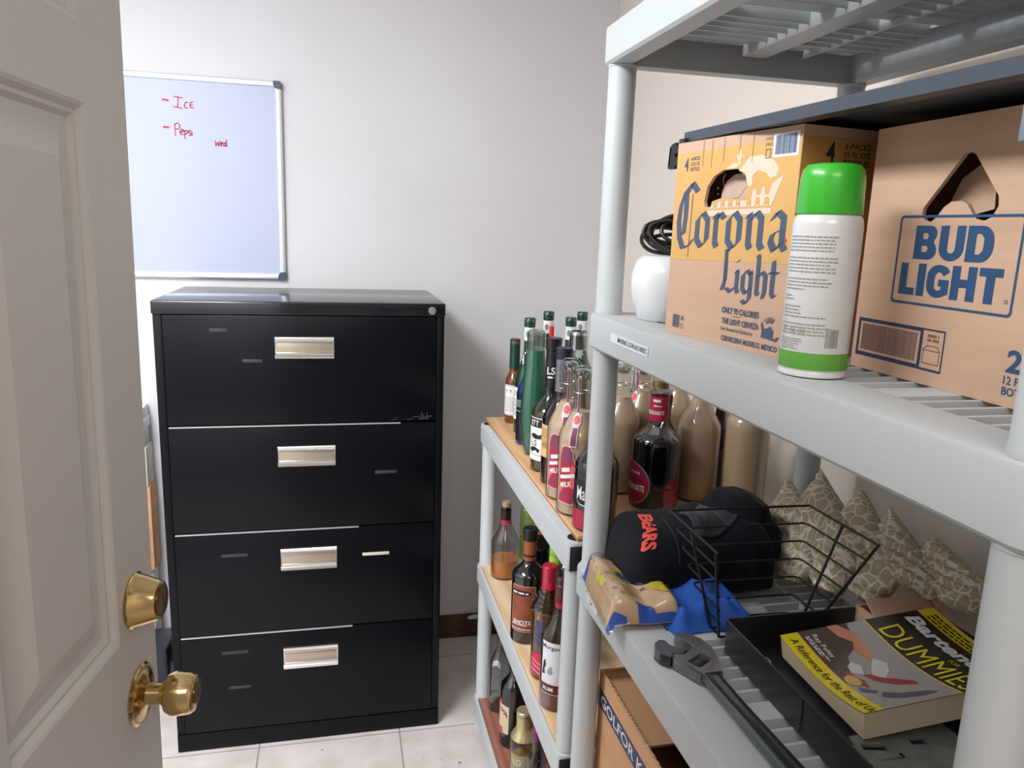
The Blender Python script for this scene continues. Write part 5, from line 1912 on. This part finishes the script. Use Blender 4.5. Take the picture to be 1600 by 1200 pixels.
# cardboard pieces at the tray's far right
t = thing('open_carton', 'small open brown carton in the far right part of the tray', 'box', (.788, .862, ZA + .0035), -.03)
b = bmn()
for q in ((-.055, .05, -.022, -.019), (-.055, .05, .019, .022)):
    bx(b, q[0], q[1], q[2], q[3], 0, .052)
bx(b, -.055, -.052, -.019, .019, 0, .052); bx(b, .047, .05, -.019, .019, 0, .052); bx(b, -.052, .047, -.019, .019, 0, .003)
obj('carton_walls', b, CARD, t, smooth=0)
b = bmn(); bx(b, -.055, .045, -.0012, .0012, 0, .03, mtx=Matrix.Translation((0, -.0205, .052)) @ Matrix.Rotation(-.95, 4, 'X')); obj('flap', b, CARD, t, smooth=0)
b = bmn(); bx(b, -.003, 0, -.02, .02, 0, .045, mtx=Matrix.Translation((.0485, 0, .052)) @ Matrix.Rotation(.25, 4, 'Y')); obj('flap', b, CARD, t, smooth=0)

# adjustable wrench
def wrench():
    t = thing('adjustable_wrench', 'large adjustable wrench with steel jaws and dark green handle on the shelf', 'wrench', (.470, .845, ZA + .001), 0)
    t.rotation_euler = (0, 0, radians(1.5))
    STEEL = M('worn dark steel', (132, 132, 134), .3, metal=.9)
    b = bmn()
    # head outline, local -y runs down the handle
    head = [(-.016, -.034), (-.026, -.012), (-.034, .006), (-.036, .016), (-.030, .020), (-.018, .016), (-.004, .024), (.006, .034), (.002, .046), (-.006, .058), (-.007, .066), (.0, .071), (.014, .066), (.027, .048), (.031, .026), (.026, .0), (.015, -.034)]
    plate(b, head, [[(-.019, -.004), (.006, .010), (.013, -.004), (-.011, -.018)]], .0, .018)
    bmesh.ops.recalc_face_normals(b, faces=b.faces[:])
    es = [e for e in b.edges if e.calc_face_angle(0) > .8]
    bmesh.ops.bevel(b, geom=es, offset=.002, segments=2, affect='EDGES')
    obj('fixed_head', b, STEEL, t)
    b = bmn(); plate(b, [(-.038, .012), (-.047, .022), (-.050, .036), (-.044, .050), (-.034, .057), (-.027, .054), (-.025, .042), (-.017, .032), (-.006, .026), (-.018, .017), (-.030, .021)], (), .001, .017)
    obj('sliding_jaw', b, M('bluish steel jaw', (84, 88, 100), .22, metal=.9), t, recalc=True)
    b = bmn()
    pr = [(0, -.013)]
    for i in range(7):
        z = -.013 + i * .0037
        pr += [(.0062, z), (.0062, z + .002), (.0048, z + .0024), (.0048, z + .0034)]
    pr += [(0, .013)]
    lathe(b, pr, 20, Matrix.Translation((-.003, -.004, .0135)) @ Matrix.Rotation(radians(29), 4, 'Z') @ Matrix.Rotation(pi / 2, 4, 'Y')); obj('knurled_screw', b, M('black steel', (120, 120, 122), .35, metal=.8), t)
    b = bmn()
    sec = [(-.5, 0), (-.42, -.32), (-.5 + .2, -.42), (.3, -.42), (.42, -.32), (.5, 0), (.42, .32), (.3, .42), (-.3, .42), (-.42, .32)]
    loops = []
    for y, w, h in ((-.02, .030, .0165), (-.05, .0265, .016), (-.1, .0265, .015), (-.2, .030, .015), (-.32, .033, .015), (-.345, .03, .014), (-.352, .02, .01)):
        loops.append([(c * w - .001, y, .009 + d * h) for c, d in sec])
    loft(b, loops, cap0=True, cap1=True)
    obj('handle', b, M('dark green grip', (20, 40, 32), .25, coat=.4), t, recalc=True)
    b = bmn(); bx(b, -.0135, -.0095, -.335, -.03, .0125, .0172, .001); obj('edge_highlight', b, M('handle edge highlight', (120, 132, 130), .3, metal=.8), t)  # pale strip paints the highlight along the handle's edge


wrench()


# patterned folded cushion covers leaning along the back
LEAF = mat_leaf()
rnc = random.Random(5)


def cushion(label, L, T_, R, B_, th, seed):
    """soft folded square cover given by its four corners (left, top, right, bottom), th thick"""
    L, T_, R, B_ = map(Vector, (L, T_, R, B_))
    c0 = (L + T_ + R + B_) / 4
    nrm = (R - L).cross(T_ - B_).normalized()
    if nrm.x > 0:
        nrm = -nrm
    n = 36

    def pt(a, c, side):
        p = (L * (1 - a) + T_ * a) * (1 - c) + (B_ * (1 - a) + R * a) * c      # a: left->top edge, c: towards the right/bottom edge
        p = p + (c0 - p) * .42 * smst(.45, 1, (1 - a) * c)
        e = (max(0, 1 - (2 * a - 1) ** 4) * max(0, 1 - (2 * c - 1) ** 4)) ** .6
        low = 1 - (a * .5 + (1 - c) * .5)
        n1 = noise.noise(p * 13 + Vector((seed, 0, 0)))
        n2 = noise.noise(p * 34 + Vector((0, seed, 0)))
        fold = .0065 * sin((a - c) * 26 + 5 * n1 + seed) * low * e
        pull = (c0 - p) * (.09 * (abs(2 * a - 1) < .75) * (1 - e)) if e < 1 else Vector()
        return p + pull + nrm * (side * th / 2 * e + .007 * n1 + .0025 * n2 * e + fold + .012 * e)
    b = bmn()
    for sd in (1, -1):
        vs = [[b.verts.new(pt(i / n, j / n, sd)) for j in range(n + 1)] for i in range(n + 1)]
        for i in range(n):
            for j in range(n):
                b.faces.new((vs[i][j], vs[i + 1][j], vs[i + 1][j + 1], vs[i][j + 1]))
    bmesh.ops.remove_doubles(b, verts=b.verts[:], dist=.00005)
    for v in b.verts:
        zf = ZA + .003 + .004 * noise.noise(v.co * 30)
        if v.co.z < zf:
            v.co.z = zf + (v.co.z - zf) * .06
    lo = min(v.co.z for v in b.verts)
    o = obj('cushion_cover', b, LEAF, smooth=80, recalc=True)
    if lo < ZA + .003:
        o.location.z = ZA + .003 - lo
    return tag(o, label, 'cushion cover', 'leaf patterned cushion covers')


cushion('leaf patterned cushion cover beside the black garment, first in the leaning row', (.745, 1.15, 1.03), (.79, 1.168, 1.128), (.765, .985, 1.065), (.70, 1.0, .945), .034, 1)
cushion('leaf patterned cushion cover, second in the row behind the wire basket', (.752, 1.09, 1.085), (.805, 1.10, 1.163), (.785, .925, 1.085), (.722, .925, .95), .034, 2)
cushion('leaf patterned cushion cover, third in the row above the basket corner', (.792, 1.03, 1.10), (.828, 1.02, 1.155), (.808, .87, 1.07), (.76, .895, .96), .032, 3)
cushion('darker leaf patterned cushion cover, fourth in the row towards the near end', (.808, .965, 1.09), (.838, .965, 1.143), (.83, .815, 1.075), (.785, .83, 1.035), .030, 4)
cushion('slumped leaf patterned cushion cover, last in the row nearest the front post', (.825, .89, 1.085), (.857, .895, 1.125), (.858, .76, 1.09), (.815, .775, 1.03), .034, 5)

# cardboard box with a blue stripe on the shelf below
t = thing('golf_box', 'open kraft carton with white lettering on a blue stripe, on the shelf below', 'box', (.4605, 1.187, .5285), -pi / 2)
W_, D_, H_ = .44, .34, .235
b = bmn()
bx(b, 0, W_, 0, .005, 0, H_); bx(b, 0, W_, D_ - .005, D_, 0, H_); bx(b, 0, .005, .005, D_ - .005, 0, H_); bx(b, W_ - .005, W_, .005, D_ - .005, 0, H_); bx(b, .005, W_ - .005, .005, D_ - .005, 0, .005)
obj('carton_walls', b, CARDK, t, smooth=0)
b = bmn(); bx(b, .002, .205, .006, D_ - .006, H_ - .012, H_ - .008); obj('flap', b, CARDK, t, smooth=0)
b = bmn(); bx(b, .272, W_ - .002, .006, D_ - .006, H_ - .012, H_ - .008); obj('flap', b, CARDK, t, smooth=0)
b = bmn(); bx(b, .001, .02, .006, D_ - .006, H_ - .008, H_ - .0035); obj('flap_fold', b, CARDK, t, smooth=0)
b = bmn()
rn = random.Random(9)
for i in range(110):
    x = i * .004
    bx(b, x, x + .0022, .001 + rn.uniform(0, .001), .004, H_, H_ + rn.uniform(.0006, .0028))
obj('torn_corrugated_edge', b, M('torn pale card', (216, 186, 156), .9), t, smooth=0)
b = bmn(); rect(b, .006, W_ - .002, .168, .203); s_ = front(t, b, .0006, M('navy stripe', (42, 60, 96), .6), 'blue_stripe')
b = bmn(); text(b, 'GOLFOR KN', .014, .1855, .021, .225, .012, anchor='l'); front(t, b, .0011, M('pale stripe lettering', (226, 214, 200), .7), 'stripe_lettering', s_)
